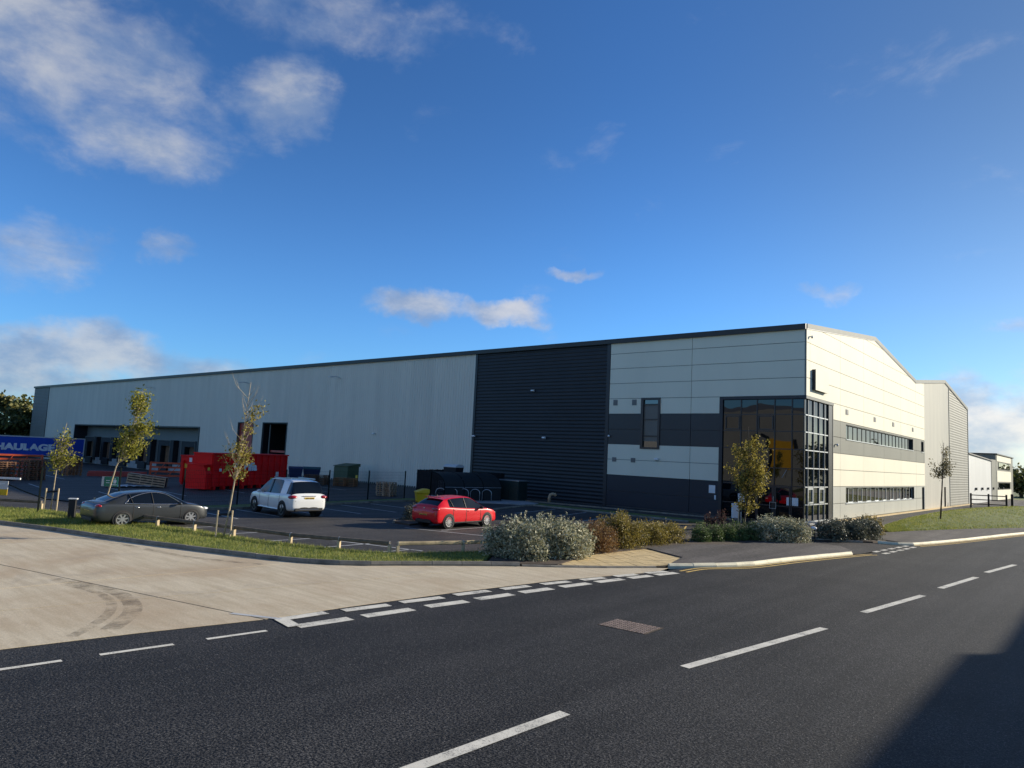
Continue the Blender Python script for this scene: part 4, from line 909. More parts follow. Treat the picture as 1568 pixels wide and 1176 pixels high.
def car(label, loc, rz, paint, st, wb_, wr, W, kind, rim='alloy', spokes=10, plate=None, tail=None, head=None, extra=None):
    root = empty('parked_car', (loc[0], loc[1], 0), rz, label, 'car', 'cars in the car park')
    bm = bmesh.new(); rings = []
    for x, w_, zb, zbelt, zt, wt, seg in st:
        h = zbelt-zb
        half = [(0, zb), (.80*w_, zb), (.955*w_, zb+.05), (w_, zb+.28*h), (w_*.995, zb+.62*h), (.972*w_, zbelt-.045), (.935*w_, zbelt), (wt, zt-.045), (wt-.10, zt-.004), (0, zt+.016)]
        ring = [bm.verts.new((x, -y, z)) for y, z in half]+[bm.verts.new((x, y, z)) for y, z in half[-2:0:-1]]
        rings.append(ring)
    n = len(rings[0]); cl = bm.edges.layers.float.new('crease_edge')
    for i in range(len(rings)-1):
        seg = st[i][6]
        for j in range(n):
            f = bm.faces.new((rings[i][j], rings[i][(j+1) % n], rings[i+1][(j+1) % n], rings[i+1][j]))
            jj = j if j < 9 else 17-j       # mirrored strip index
            k = 0
            if jj == 6 and 'g' in seg: k = 1
            if jj == 8 and 'w' in seg: k = 2
            if jj == 8 and 'b' in seg: k = 3
            if jj == 7 and 'b' in seg: k = 3
            if jj == 0: k = 4
            f.material_index = k
    for r in (rings[0], rings[-1]):
        f = bm.faces.new(r if r is rings[-1] else r[::-1]); f.material_index = 0
    bm.edges.ensure_lookup_table()
    for i in range(len(rings)-1):
        for j in (5, 6, 7, n-5, n-6, n-7):
            e = bm.edges.get((rings[i][j % n], rings[i+1][j % n]))
            if e: e[cl] = .55 if j in (6, n-6) else .3
    for e in bm.edges:
        ms = {f.material_index for f in e.link_faces}
        if len(ms) > 1 and ms & {1, 2, 3}: e[cl] = .9
    bmesh.ops.recalc_face_normals(bm, faces=bm.faces)
    me = bpy.data.meshes.new('shell'); bm.to_mesh(me); bm.free()
    for k in range(5): me.materials.append(MATS['rubber'])
    tmp = bpy.data.objects.new('shell', me); COL.objects.link(tmp)
    s = tmp.modifiers.new('s', 'SUBSURF'); s.levels = s.render_levels = 2
    dg = bpy.context.evaluated_depsgraph_get(); ev = bpy.data.meshes.new_from_object(tmp.evaluated_get(dg)); bpy.data.objects.remove(tmp)
    parts = split_by_material(ev, ['body', 'side_window', 'windscreen', 'rear_window', 'underbody'], root, [paint, 'glass_car', 'glass_car', 'glass_car', 'rubber'])
    body = parts['body'][0]
    def at_x(x):
        for a, b in zip(st, st[1:]):
            if a[0] <= x <= b[0]:
                f = (x-a[0])/(b[0]-a[0]); return [a[i]+(b[i]-a[i])*f for i in range(1, 6)]
    # seams of doors, drawn as thin proud strips
    for sy in (-1, 1):
        for x in extra['seams']:
            w_, zb, zbelt, zt, wt = at_x(x); h = zbelt-zb
            pts = [(x, sy*(w_*.985+.0), zb+.12*h), (x, sy*(w_+.002), zb+.3*h), (x, sy*(w_*.996+.002), zb+.6*h), (x, sy*(w_*.968+.004), zbelt-.05)]
            m = MB(); m.tube(pts, .0085, 4); m.build('door_seam', 'mark_dark', body)
        for x in extra['handles']:
            w_, zb, zbelt, zt, wt = at_x(x); m = MB(); m.ell((x, sy*(w_*.985), zbelt-.12), (.10, .022, .018)); m.build('door_handle', extra.get('handle_mat', paint), root, smooth=True)
        x = extra['mirror']; w_, zb, zbelt, zt, wt = at_x(x)
        m = MB(); m.ell((x, sy*(w_+.09), zbelt+.05), (.06, .12, .075)); m.tube([(x, sy*(w_*.93), zbelt), (x, sy*(w_+.03), zbelt+.02)], .025, 6); m.build('door_mirror', extra.get('mirror_mat', paint), root, smooth=True)
        if extra.get('chrome'):
            a, b = extra['chrome']; pts = []
            for k in range(9):
                x = a+(b-a)*k/8; w_, zb, zbelt, zt, wt = at_x(x); pts.append((x, sy*(w_*.94+.004), zbelt+.012))
            m = MB(); m.tube(pts, .016, 6); m.build('window_trim', 'chrome', root)
            pts = []
            for k in range(13):
                x = a+(b-a)*k/12; w_, zb, zbelt, zt, wt = at_x(x); f = math.sin(math.pi*k/12)**.45
                zz = zbelt+.01+(zt-.06-zbelt)*f; yy = w_*.94+(wt-w_*.94)*f; pts.append((x, sy*(yy+.012), zz))
            m = MB(); m.tube(pts, .013, 6); m.build('window_trim', 'chrome', root)
    for sy in (-1, 1):
        for x, ln in extra.get('pillars', ()):
            w_, zb, zbelt, zt, wt = at_x(x); e = .012
            p0, p1 = Vector((x, sy*(w_*.935+e), zbelt+.02)), Vector((x-ln, sy*(wt+e+.01), zt-.07))
            m = MB(); m.tube([p0, p0.lerp(p1, .5)+Vector((0, sy*.010, 0)), p1], .015, 4); m.build('window_pillar', 'black_plastic', root)
        pts = []
        for k in range(9):
            x = -wb_/2+wr+.06+(wb_-2*wr-.12)*k/8; w_, zb, zbelt, zt, wt = at_x(x); pts.append((x, sy*(w_*.968), zb+.075))
        m = MB(); m.tube(pts, .035, 6); m.build('sill', extra.get('sill', 'black_plastic'), root)
    xr = extra.get('tailgate')
    if xr:
        x, z, hw = xr; m = MB(); m.tube([(x, -hw, z), (x-.012, 0, z-.005), (x, hw, z)], .007, 4); m.build('tailgate_seam', 'mark_dark', body)
    # wheels
    for sx in (-1, 1):
        for sy in (-1, 1):
            x = sx*wb_/2; w_ = at_x(x)[0]; yo = w_+.006
            m = MB(); m.lathe([(0, yo-.28), (wr+.035, yo-.28), (wr+.035, yo), (wr-.02, yo+.001), (0, yo-.06)] if sy > 0 else [(0, -yo+.28), (wr+.035, -yo+.28), (wr+.035, -yo), (wr-.02, -yo-.001), (0, -yo+.06)], 28, 'y', (x, 0, wr+.015)); 
            # trim the arch below the sill line
            m.build('wheel_arch', 'rubber', root)
            wh = MB(); g = yo+.02; prof = [(wr*.62, g-.21), (wr*.90, g-.215), (wr, g-.17), (wr, g-.05), (wr*.955, g-.008), (wr*.80, g), (wr*.70, g-.006), (wr*.69, g-.03)]
            wh.lathe([(r_, sy*h_) for r_, h_ in prof], 32, 'y', (x, 0, wr)); wheel = wh.build('wheel', 'tyre', root, smooth=True)
            rm = MB(); rm.lathe([(r_, sy*h_) for r_, h_ in ((wr*.70, g-.03), (wr*.70, g-.012), (wr*.64, g-.014), (wr*.62, g-.06))], 32, 'y', (x, 0, wr)); rm.lathe([(r_, sy*h_) for r_, h_ in ((.0, g-.02), (.07, g-.02), (.075, g-.045))], 16, 'y', (x, 0, wr))
            for k in range(spokes):
                a = 2*math.pi*k/spokes+.2; c_, s_ = math.cos(a), math.sin(a); hw = .030 if spokes < 8 else .017
                p = [Vector((x+c_*r_-s_*q, 0, wr+s_*r_+c_*q)) for r_, q in ((.05, -hw*1.1), (.05, hw*1.1), (wr*.66, hw*.9), (wr*.66, -hw*.9))]
                rm.add([(v.x, sy*(g-.022), v.z) for v in p]+[(v.x, sy*(g-.055), v.z) for v in p], [(0, 1, 2, 3), (7, 6, 5, 4), (0, 4, 5, 1), (1, 5, 6, 2), (2, 6, 7, 3), (3, 7, 4, 0)])
            rm.build('rim', rim, wheel)
            dk_ = MB(); dk_.lathe([(0, sy*(g-.09)), (wr*.66, sy*(g-.09))], 24, 'y', (x, 0, wr)); dk_.build('brake_disc', 'alloy_dark', wheel)
    for nm, mat, lst in (('tail_light', 'lamp_red', tail), ('headlight', 'lamp_clear', head)):
        for sy in (-1, 1):
            for c, r_ in lst: m = MB(); m.ell((c[0], sy*c[1], c[2]), r_, 14, 10); m.build(nm, mat, root, smooth=True)
    x, z, tilt = plate
    for sgn, mat in ((1, 'plate_yellow'),):
        m = MB(); m.box(-.012, .0, -.26, .26, -.058, .058); pl = m.build('number_plate', mat, root, loc=(x, 0, z)); pl.rotation_euler.y = tilt
        mm = MB()
        for k, q in enumerate((-.2, -.14, -.08, -.02, .06, .12, .18)): mm.box(-.0145, -.0125, q-.018, q+.018, -.035, .035)
        mm.build('plate_marks', 'mark_dark', pl)
    for nm, mat, fn in extra['more']: fn().build(nm, mat, root, smooth=False, bevel=.01)
    root.scale = extra.get('scale', (1, 1, 1)); return root
S = 'g'
HATCH = [(-2.17, .72, .40, .68, .72, .54, ''), (-2.12, .83, .30, .85, .91, .68, ''), (-2.03, .875, .24, .98, 1.045, .72, ''), (-1.95, .885, .21, 1.01, 1.08, .72, 'b'), (-1.60, .90, .20, 1.01, 1.305, .64, 'b'), (-1.50, .90, .20, 1.0, 1.345, .625, ''),
         (-1.28, .905, .20, .985, 1.385, .62, 'g'), (-.9, .905, .19, .955, 1.435, .625, 'g'), (-.5, .905, .19, .93, 1.465, .63, 'g'), (-.15, .905, .19, .912, 1.475, .635, 'g'), (.12, .905, .19, .90, 1.463, .635, 'g'), (.32, .905, .19, .895, 1.435, .63, 'gw'),
         (.78, .90, .19, .89, 1.205, .69, 'gw'), (1.26, .895, .19, .89, .955, .77, ''), (1.40, .893, .19, .88, .93, .76, ''), (1.70, .875, .19, .84, .865, .70, ''), (1.98, .83, .19, .755, .775, .61, ''), (2.14, .75, .21, .63, .65, .49, ''), (2.20, .61, .28, .55, .57, .39, '')]
def bx(*a): return lambda: MB().box(*a)
car('red hatchback with silver wheels parked beside the planting island', (-24.01, 24.43), R(90), 'paint_red', HATCH, 2.65, .325, .905, 'hatch', 'alloy', 12, (-2.155, .60, R(-8)),
    [((-2.02, .68, .90), (.14, .22, .075))], [((1.98, .62, .66), (.20, .14, .075))],
    dict(seams=(-1.05, -.17, .85), handles=(-.95, -.02), mirror=.78, mirror_mat='black_plastic', scale=(.965, .965, .965), pillars=((-.17, .05), (-1.02, .12)), tailgate=(-2.135, .74, .6), more=[('spoiler', 'paint_red', bx(-1.62, -1.40, -.56, .56, 1.40, 1.43)), ('bumper_insert', 'black_plastic', bx(-2.165, -2.05, -.52, .52, .25, .40)), ('badge', 'chrome', bx(-2.13, -2.085, -.05, .05, .885, .955)), ('aerial', 'black_plastic', bx(-1.36, -1.28, -.01, .01, 1.44, 1.52))]))
SUV = [(-2.34, .74, .48, .80, .86, .58, ''), (-2.28, .89, .36, .98, 1.05, .74, ''), (-2.20, .935, .31, 1.08, 1.14, .80, 'gb'), (-1.98, .95, .28, 1.10, 1.60, .73, 'gb'), (-1.90, .955, .28, 1.10, 1.69, .70, 'g'), (-1.70, .96, .28, 1.09, 1.74, .69, ''),
       (-1.42, .965, .27, 1.08, 1.77, .69, ''), (-1.12, .965, .27, 1.07, 1.785, .695, 'g'), (-.6, .965, .27, 1.055, 1.795, .70, 'g'), (-.10, .965, .27, 1.045, 1.80, .70, 'g'), (.12, .965, .27, 1.04, 1.79, .70, 'g'), (.42, .965, .27, 1.035, 1.74, .69, 'gw'), (.80, .96, .27, 1.035, 1.50, .75, 'gw'),
       (1.22, .955, .27, 1.05, 1.14, .83, ''), (1.40, .95, .27, 1.04, 1.11, .82, ''), (1.85, .93, .27, .99, 1.03, .76, ''), (2.18, .88, .28, .88, .92, .66, ''), (2.36, .76, .32, .72, .75, .52, ''), (2.42, .62, .4, .62, .64, .42, '')]
car('white sport utility vehicle parked against the back kerb', (-31.85, 20.27), R(175), 'paint_white', SUV, 2.95, .37, .965, 'suv', 'alloy_dark', 5, (-2.315, .92, R(-6)),
    [((-2.15, .78, .98), (.20, .24, .10))], [((2.2, .62, .82), (.2, .16, .08))],
    dict(seams=(-1.15, -.05, .95), handles=(-.98, .10), mirror=.82, pillars=((-.05, .05),), sill='paint_white', tailgate=(-2.315, .79, .72), more=[('bumper_insert', 'black_plastic', bx(-2.36, -2.2, -.72, .72, .33, .47)), ('exhaust_trim', 'chrome', bx(-2.37, -2.3, -.5, .5, .40, .425)), ('roof_rail', 'galv', bx(-1.6, .1, .62, .66, 1.78, 1.83)), ('roof_rail', 'galv', bx(-1.6, .1, -.66, -.62, 1.78, 1.83)), ('handle_strip', 'chrome', bx(-2.325, -2.28, -.36, .36, 1.02, 1.045))]))
SALOON = [(-2.38, .70, .42, .72, .78, .52, ''), (-2.33, .83, .30, .90, .94, .66, ''), (-2.18, .885, .23, 1.0, 1.04, .71, ''), (-1.95, .905, .20, 1.0, 1.075, .71, 'b'), (-1.35, .915, .20, .985, 1.33, .645, 'b'), (-1.20, .915, .20, .975, 1.385, .635, 'g'), (-1.0, .915, .19, .965, 1.43, .63, 'g'),
          (-.62, .918, .19, .95, 1.475, .635, 'g'), (-.2, .918, .19, .935, 1.498, .64, 'g'), (.15, .918, .19, .925, 1.488, .635, 'g'), (.38, .918, .19, .92, 1.45, .63, 'gw'), (.82, .91, .19, .92, 1.225, .69, 'gw'), (1.22, .905, .19, .925, .985, .77, ''), (1.38, .90, .19, .915, .96, .76, ''),
          (1.72, .885, .19, .865, .90, .70, ''), (2.0, .83, .20, .77, .80, .60, ''), (2.17, .71, .22, .63, .66, .48, ''), (2.24, .56, .3, .54, .56, .36, '')]
car('dark grey saloon with chrome window trim behind the staked trees', (-29.83, 12.78), R(90), 'paint_grey', SALOON, 2.74, .335, .918, 'saloon', 'alloy', 7, (-2.36, .62, R(-5)),
    [((-2.2, .68, .90), (.13, .2, .08))], [((1.98, .66, .70), (.22, .13, .075))],
    dict(seams=(-.98, -.20, .92), handles=(-.85, .0), mirror=.80, scale=(.965, .96, .90), pillars=((-.20, .05), (-1.0, .1)), sill='paint_grey', tailgate=(-2.365, .80, .6), handle_mat='chrome', chrome=(-1.32, .98), more=[('bumper_insert', 'black_plastic', bx(-2.375, -2.3, -.5, .5, .27, .40)), ('fog_trim', 'chrome', bx(2.10, 2.15, -.72, -.55, .36, .42))]))
# ================================================================== curtain-sided trailer at the dock
TR = empty('lorry_trailer', (-135.0, 39, -1.25), 0, 'blue curtain sided lorry trailer lettered HAULAGE at the loading dock', 'trailer')
X0, X1, Y0, Y1 = -1.27, 1.27, -7.9, 6.6
MB().box(X0, X1, Y0, Y1, 1.18, 3.98).build('body', 'trailer_blue', TR)
for k in range(12): y = Y0+.6+k*(Y1-Y0-1.2)/11; MB().box(X1+.001, X1+.012, y-.02, y+.02, 1.2, 3.95).build('curtain_strap', 'trailer_blue', TR)
MB().box(X0-.03, X1+.03, Y0-.02, Y1+.02, 3.985, 4.14).build('roof_rail', 'off_white', TR); MB().box(X0-.02, X1+.03, Y0, Y1, .98, 1.175).build('chassis_rail', 'galv', TR)
MB().box(X0-.03, X1+.035, Y1-.12, Y1+.03, 1.18, 3.98).build('rear_frame', 'off_white', TR)
me = text_mesh('HAULAGE', 1.25, bold=.06); me.materials.append(MATS['letter'])
xs, zs = [v.co.x for v in me.vertices], [v.co.y for v in me.vertices]
o = put('lettering', me, TR, (X1+.016, -2.0, 2.36)); o.rotation_euler = (R(90), 0, R(90)); o.scale = (8.3/(max(xs)-min(xs)), 1.12/(max(zs)-min(zs)), 1)
for y in (3.0, 4.3, 5.6, -6):
    for sx in (-1, 1): m = MB(); m.lathe([(0, -.15), (.35, -.15), (.5, -.13), (.5, .13), (.35, .15), (0, .15)], 20, 'x', (sx*1.0, y, .5)); m.build('wheel', 'tyre', TR)
MB().box(-.5, .5, Y0+1, Y1-.3, .8, .975).build('chassis', 'rubber', TR); MB().box(-.9, .9, Y0+2.2, Y0+2.5, .0, .79).build('landing_leg', 'rubber', TR)
# ================================================================== waste containers, bins, pallets
def box_thing(name, a, b, depth, h, label, cat, mat):
    """box whose front foot runs from a to b, depth goes to the left of that line"""
    a, b = Vector(a), Vector(b); d = b-a; r = empty(name, (a.x, a.y, 0), math.atan2(d.y, d.x), label, cat); return r, d.length
r, L_ = box_thing('waste_container', (-48.3, 24.3), (-52.6, 33.4), 2.4, 2.5, 'large red roll-off waste container lettered Biffa in front of the silver wall', 'container', 'red_steel')
DP = 1.6
MB().box(.62, L_, .08, DP, .25, 2.52).build('body', 'red_steel', r)
for k in range(12):
    x = .75+k*(L_-.9)/11; MB().box(x-.06, x+.06, 0, .079, .3, 2.5).build('rib', 'red_steel', r)
for z in (.9, 1.9): MB().box(.62, L_, .04, .0795, z-.05, z+.05).build('rail', 'red_steel', r)
MB().box(.58, L_+.05, -.03, DP+.05, 2.525, 2.62).build('top_rail', 'red_steel', r)
for k in range(9):
    x = 1.0+k*(L_-1.4)/8; MB().box(x-.1, x+.1, -.02, .3, .02, .248).build('foot', 'red_steel', r)
MB().box(.62, L_, .31, DP-.1, .06, .24).build('underside', 'void', r)
m = MB(); m.extr([(0, .1), (0, 1.2), (.25, 1.75), (DP, 1.75), (DP, .1)], 'x', .0, .58); m.build('hopper', 'red_steel', r)
MB().box(-.05, .575, -.06, DP+.05, 1.76, 1.83).build('hopper_rim', 'red_steel', r)
for x in (.1, .5): MB().box(x-.05, x+.05, -.05, -.001, .1, 1.2).build('rib', 'red_steel', r)
me = text_mesh('Biffa', .8); me.materials.append(MATS['letter']); o = put('lettering', me, r, (5.0, -.012, 1.62)); o.rotation_euler = (R(90), 0, 0); o.scale = (1.15, 1, 1)
for x, z, w_, h_, mt_ in ((2.3, 1.55, .5, .32, 'sticker_yellow'), (1.5, 1.42, .25, .2, 'white_plain'), (8.6, 1.05, .4, .36, 'white_plain'), (8.6, .62, .4, .3, 'white_plain'), (7.9, .62, .4, .34, 'sticker_yellow'), (.25, 1.5, .22, .22, 'sticker_yellow'), (3.1, 1.75, .4, .3, 'white_plain')):
    MB().box(x-w_/2, x+w_/2, -.013, .0, z-h_/2, z+h_/2).build('sticker', mt_, r)
r, L_ = box_thing('waste_container', (-53.5, 26.2), (-55.0, 29.6), 1.6, 2.2, 'shorter red waste container standing left of the lettered one', 'container', 'red_steel')
MB().box(.05, L_, .08, DP, .2, 2.2).build('body', 'red_steel', r); MB().box(0, L_+.05, 0, DP+.05, 2.205, 2.3).build('top_rail', 'red_steel', r)
for k in range(5): x = .2+k*(L_-.4)/4; MB().box(x-.06, x+.06, 0, .079, .1, 2.2).build('rib', 'red_steel', r)
for y in (.3, 1.3): MB().box(-.10, .0495, y-.07, y+.07, .05, 1.9).build('skid', 'red_steel', r)
for y, z, mt_, w_ in ((.7, 1.95, 'white_plain', .25), (1.1, 1.5, 'sticker_yellow', .35), (.4, 1.5, 'white_plain', .14)): MB().box(.03, .0498, y-w_/2, y+w_/2, z-.16, z+.16).build('sticker', mt_, r)
# yellow salt bin, green cabinets, blue bins
r = empty('grit_bin', (-36.1, 33.35, 0), R(-32), 'yellow plastic grit bin at the end of the mesh fence', 'bin')
m = MB(); m.add([(-.42, -.32, .07), (.42, -.32, .07), (.42, .32, .07), (-.42, .32, .07), (-.50, -.40, .62), (.50, -.40, .62), (.50, .40, .62), (-.50, .40, .62)], [(3, 2, 1, 0), (4, 5, 6, 7), (0, 1, 5, 4), (1, 2, 6, 5), (2, 3, 7, 6), (3, 0, 4, 7)]); m.build('tub', 'bin_yellow', r, bevel=.02)
m = MB(); m.extr([(-.44, .625), (-.44, .72), (.1, .90), (.44, .90), (.44, .625)], 'x', -.54, .54); m.build('lid', 'bin_yellow', r, bevel=.02)
for x in (-.35, .35): MB().box(x-.08, x+.08, -.3, .3, 0, .068).build('foot', 'bin_yellow', r)
r = empty('electric_cabinet', (-58.0, 43.4, 0), R(8), 'green sloping roofed electric cabinet against the silver wall', 'cabinet')
MB().box(-.95, .95, -.75, .75, 0, 1.62).build('body', 'cabinet_green', r, bevel=.02)
m = MB(); m.extr([(-.85, 1.63), (-.85, 1.68), (.85, 1.92), (.85, 1.63)], 'x', -1.02, 1.02); m.build('roof', 'cabinet_green', r)
for x in (-.93, .01): MB().box(x, x+.92, -.775, -.751, .1, 1.5).build('door', 'cabinet_green', r)
r = empty('service_cabinet', (-36.1, 42.5, 0), R(4), 'dark teal service cabinet beside the cycle shelter', 'cabinet')
MB().box(-1.3, 1.3, -.6, .6, 0, 1.5).build('body', 'cabinet_teal', r, bevel=.02); MB().box(-1.35, 1.35, -.65, .65, 1.505, 1.56).build('lid', 'galv', r)
for k in range(3): MB().box(-1.27+k*.86, -1.27+k*.86+.82, -.63, -.601, .08, 1.42).build('door', 'cabinet_teal', r)
def wheelie(x, y, rz, sx, mat, label, lidmat):
    r = empty('wheeled_bin', (x, y, 0), rz, label, 'bin')
    m = MB(); m.add([(-.55*sx, -.42, .16), (.55*sx, -.42, .16), (.55*sx, .42, .16), (-.55*sx, .42, .16), (-.66*sx, -.5, 1.12), (.66*sx, -.5, 1.12), (.66*sx, .5, 1.12), (-.66*sx, .5, 1.12)], [(3, 2, 1, 0), (4, 5, 6, 7), (0, 1, 5, 4), (1, 2, 6, 5), (2, 3, 7, 6), (3, 0, 4, 7)]); m.build('tub', mat, r)
    m = MB(); m.extr([(-.53, 1.125), (-.53, 1.2), (-.2, 1.36), (.3, 1.36), (.53, 1.2), (.53, 1.125)], 'x', -.68*sx, .68*sx); m.build('lid', lidmat, r)
    for a in (-.45, .45):
        for b in (-.35, .35): m = MB(); m.lathe([(0, -.03), (.08, -.03), (.08, .03), (0, .03)], 12, 'x', (a*sx, b, .08)); m.build('wheel', 'tyre', r)
wheelie(-62.5, 40.6, R(60), 1.0, 'bin_blue', 'dark blue wheeled bin beside the big waste container', 'bin_blue'); wheelie(-62.4, 42.4, R(60), 1.25, 'bin_blue', 'blue wheeled bin with a teal lid nearer the green cabinet', 'sheet_teal')
def pallet(parent, z, mat, L=1.2, W=1.0, jit=.03):
    """boards of one pallet"""
    dx, dy, rz = random.uniform(-jit, jit), random.uniform(-jit, jit), random.uniform(-.03, .03); m = MB()
    for k in range(5): y = -W/2+.05+k*(W-.1)/4; m.box(-L/2, L/2, y-.05, y+.05, .122, .144)
    for k in range(3):
        x = -L/2+.05+k*(L-.1)/2; m.box(x-.05, x+.05, -W/2, W/2, .1, .1215)
        for q in range(3): y = -W/2+.05+q*(W-.1)/2; m.box(x-.05, x+.05, y-.05, y+.05, .0225, .0995)
    for k in range(3): y = -W/2+.05+k*(W-.1)/2; m.box(-L/2, L/2, y-.05, y+.05, 0, .022)
    o = m.build('pallet', mat, parent, loc=(dx, dy, z)); o.rotation_euler.z = rz; return o
def stack(x, y, rz, n, mat, label, L=1.2, W=1.0, z=0):
    for k in range(n):
        o = pallet(None, 0, mat, L, W); o.location = (x+o.location.x, y+o.location.y, z+k*.146); o.rotation_euler.z += rz
        where = 'topmost' if k == n-1 else 'bottom' if k == 0 else 'middle'
        tag(o, label+(' topmost in its stack' if k == n-1 else ' at the bottom of its stack' if k == 0 else ' '+('second', 'third', 'fourth', 'fifth', 'sixth', 'seventh', 'eighth', 'ninth')[k-1]+' from the bottom'), 'pallet', label.rstrip(','))
stack(-42.0, 35.2, R(20), 7, 'pallet_pale', 'weathered wooden pallet behind the mesh fence,')
stack(-55.4, 38.2, R(35), 6, 'timber_brown', 'brown wooden pallet behind the white car,', 1.9, 1.2); stack(-53.2, 39.8, R(35), 5, 'timber_orange', 'orange brown wooden pallet by the green cabinet,', 1.9, 1.2)
stack(-60.6, 15.45, R(12), 9, 'timber_brown', 'brown pallet at the far left of the yard,', 1.5, 1.2); stack(-61.2, 17.55, R(12), 10, 'timber_brown', 'brown pallet right of the orange frame in the yard,', 1.4, 1.2)
stack(-68.8, 22.6, R(10), 10, 'timber_orange', 'reddish pallet below the trailer rear,', 1.3, 1.2, -.05)
# slatted timber crate lying tilted with a plastic sheet
r = empty('timber_crate', (-52.6, 22.2, .12), R(62), 'pale slatted timber crate lying tilted in the yard', 'crate')
r.rotation_euler = (0, R(6), R(55))
for k in range(4):
    for side, y in (('f', -.45), ('b', .45)): MB().box(-1.25, 1.25, y-.014, y+.014, .03+k*.17, .03+k*.17+.10).build('slat', 'pallet_pale', r)
MB().box(-1.2, 1.2, -.38, .38, .02, .66).build('gap_shade_core', 'timber_black', r)  # added dark core, stands in for the shade between the slats
for x in (-1.22, -.4, .4, 1.22):
    for y in (-.43, .43): MB().box(x-.03, x+.03, y-.012+(.03 if y < 0 else -.03), y+.012+(.03 if y < 0 else -.03), 0, .68).build('post', 'pallet_pale', r)
for k in range(7): MB().box(-1.25+k*.36, -1.25+k*.36+.3, -.46, .46, .685, .705).build('slat', 'pallet_pale', r)
m = MB(); N1, N2 = 26, 6
for i in range(N1+1):
    for j in range(N2+1): m.v.append((-52.4+1.2*(j/N2-.5)+.2*math.sin(i*.9), 19.3+3.2*i/N1, .03+.09*abs(math.sin(i*.8+j*1.3))+.05*random.random()))
for i in range(N1):
    for j in range(N2): m.f.append((i*(N2+1)+j, i*(N2+1)+j+1, (i+1)*(N2+1)+j+1, (i+1)*(N2+1)+j)); m.m.append(0)
tag(m.build('plastic_sheet', 'off_white', smooth=True), 'crumpled white plastic sheeting on the yard beside the crate', 'sheeting')
# racking frames
def frame_stack(x, y, rz, label, L, H, rows, z=0):
    r = empty('racking_frame', (x, y, z), rz, label, 'racking')
    for sx in (-L/2, L/2):
        for sy in (-.5, .5): MB().box(sx-.05, sx+.05, sy-.05, sy+.05, 0, H).build('upright', 'orange_steel', r)
    for k in range(rows):
        zz = .12+k*(H-.2)/max(1, rows-1)
        for sy in (-.5, .5): MB().box(-L/2+.051, L/2-.051, sy-.03, sy+.03, zz-.06, zz+.06).build('beam', 'orange_steel', r)
    for k in range(3): x0 = -L/2+.3+k*L/3; m = MB(); m.tube([(x0, -.56, .1), (x0+L/3-.3, -.56, H-.1)], .035, 6); m.build('brace', 'orange_steel', r)
    return r
frame_stack(-64.6, 17.6, R(78), 'orange steel racking frame between the brown pallet stacks', 2.9, 1.75, 6)
frame_stack(-66.0, 30.0, R(62), 'orange steel racking frame left of the red containers', 3.6, 1.35, 4, -.0)
r = empty('steel_beams', (-66.5, 25.4, 0), R(75), 'low pile of red steel beams in front of the docks', 'beams')
for k in range(4): MB().box(-2.2+.1*k, 2.0+.15*k, -.5+.28*k, -.28+.28*k, .02+.14*(k % 2), .30+.14*(k % 2)).build('beam', 'door_red', r)
m = MB(); m.box(-.13, .13, -.02, .02, .35, .95)
tag(m.build('safety_sign', 'bin_yellow', loc=(-54.0, 41.6, 0)), 'small yellow sign on the pallets left of the green cabinet', 'sign')
# ================================================================== bin store, cycle shelter
r = empty('bin_store', (-42.8, 38.9, 0), 0, 'black timber slatted bin store in front of the silver wall', 'bin store')
def slats(x0, y0, x1, y1, z1):
    d = Vector((x1-x0, y1-y0)); n = round(d.length/.145); a = math.atan2(d.y, d.x)
    for k in range(n):
        p = Vector((x0, y0))+d*((k+.5)/n); m = MB(); m.box(-.055, .055, -.012, .012, .08, z1+random.uniform(-.03, .03)); o = m.build('slat', 'timber_black', r, loc=(p.x+42.8, p.y-38.9, 0)); o.rotation_euler.z = a
    for zz in (.35, 1.6):
        m = MB(); m.box(0, d.length, .013, .06, zz, zz+.09); o = m.build('rail', 'timber_black', r, loc=(x0+42.8, y0-38.9, 0)); o.rotation_euler.z = a
slats(-42.8, 38.9, -36.6, 39.6, 1.98); slats(-42.8, 38.95, -44.3, 43.5, 1.98); slats(-36.6, 39.65, -38.2, 44.3, 1.98)
wheelie(-41.2, 41.4, R(5), 1.0, 'rubber', 'black wheeled bin with a pale lid showing above the bin store', 'off_white')
bpy.data.objects[[o.name for o in bpy.data.objects if o.name.startswith('wheeled_bin')][-1]].location.z = 1.15
m = MB(); m.box(-42.3, -40.2, 40.8, 42.0, 0, 1.14); tag(m.build('bin_plinth', 'concrete_wall'), 'concrete plinth inside the black bin store', 'plinth')
r = empty('cycle_shelter', (-36.2, 35.6, 0), R(78), 'low curved clear roofed cycle shelter in front of the dark wall', 'shelter')
prof = [(.0 + .0, .0)]
arc = [(1.9-1.9*math.cos(a), 1.0+1.0*math.sin(a)) for a in [R(q) for q in range(0, 91, 15)]]
arc = [(0, .05)]+arc
L_ = 5.0
for x in (0, L_/3, 2*L_/3, L_):
    m = MB(); m.tube([(x, q[0], q[1]) for q in arc], .035, 6); m.build('hoop_frame', 'post_green', r); MB().box(x-.03, x+.03, 1.87, 1.93, 0, 1.97).build('post', 'post_green', r)
for i in range(3):
    x0, x1 = i*L_/3+.04, (i+1)*L_/3-.04; m = MB(); k = len(arc)
    m.add([(x0, q[0], q[1]+.02) for q in arc]+[(x1, q[0], q[1]+.02) for q in arc], [(j, j+1, k+j+1, k+j) for j in range(k-1)]); m.build('roof_sheet', 'clear_sheet', r, smooth=True)
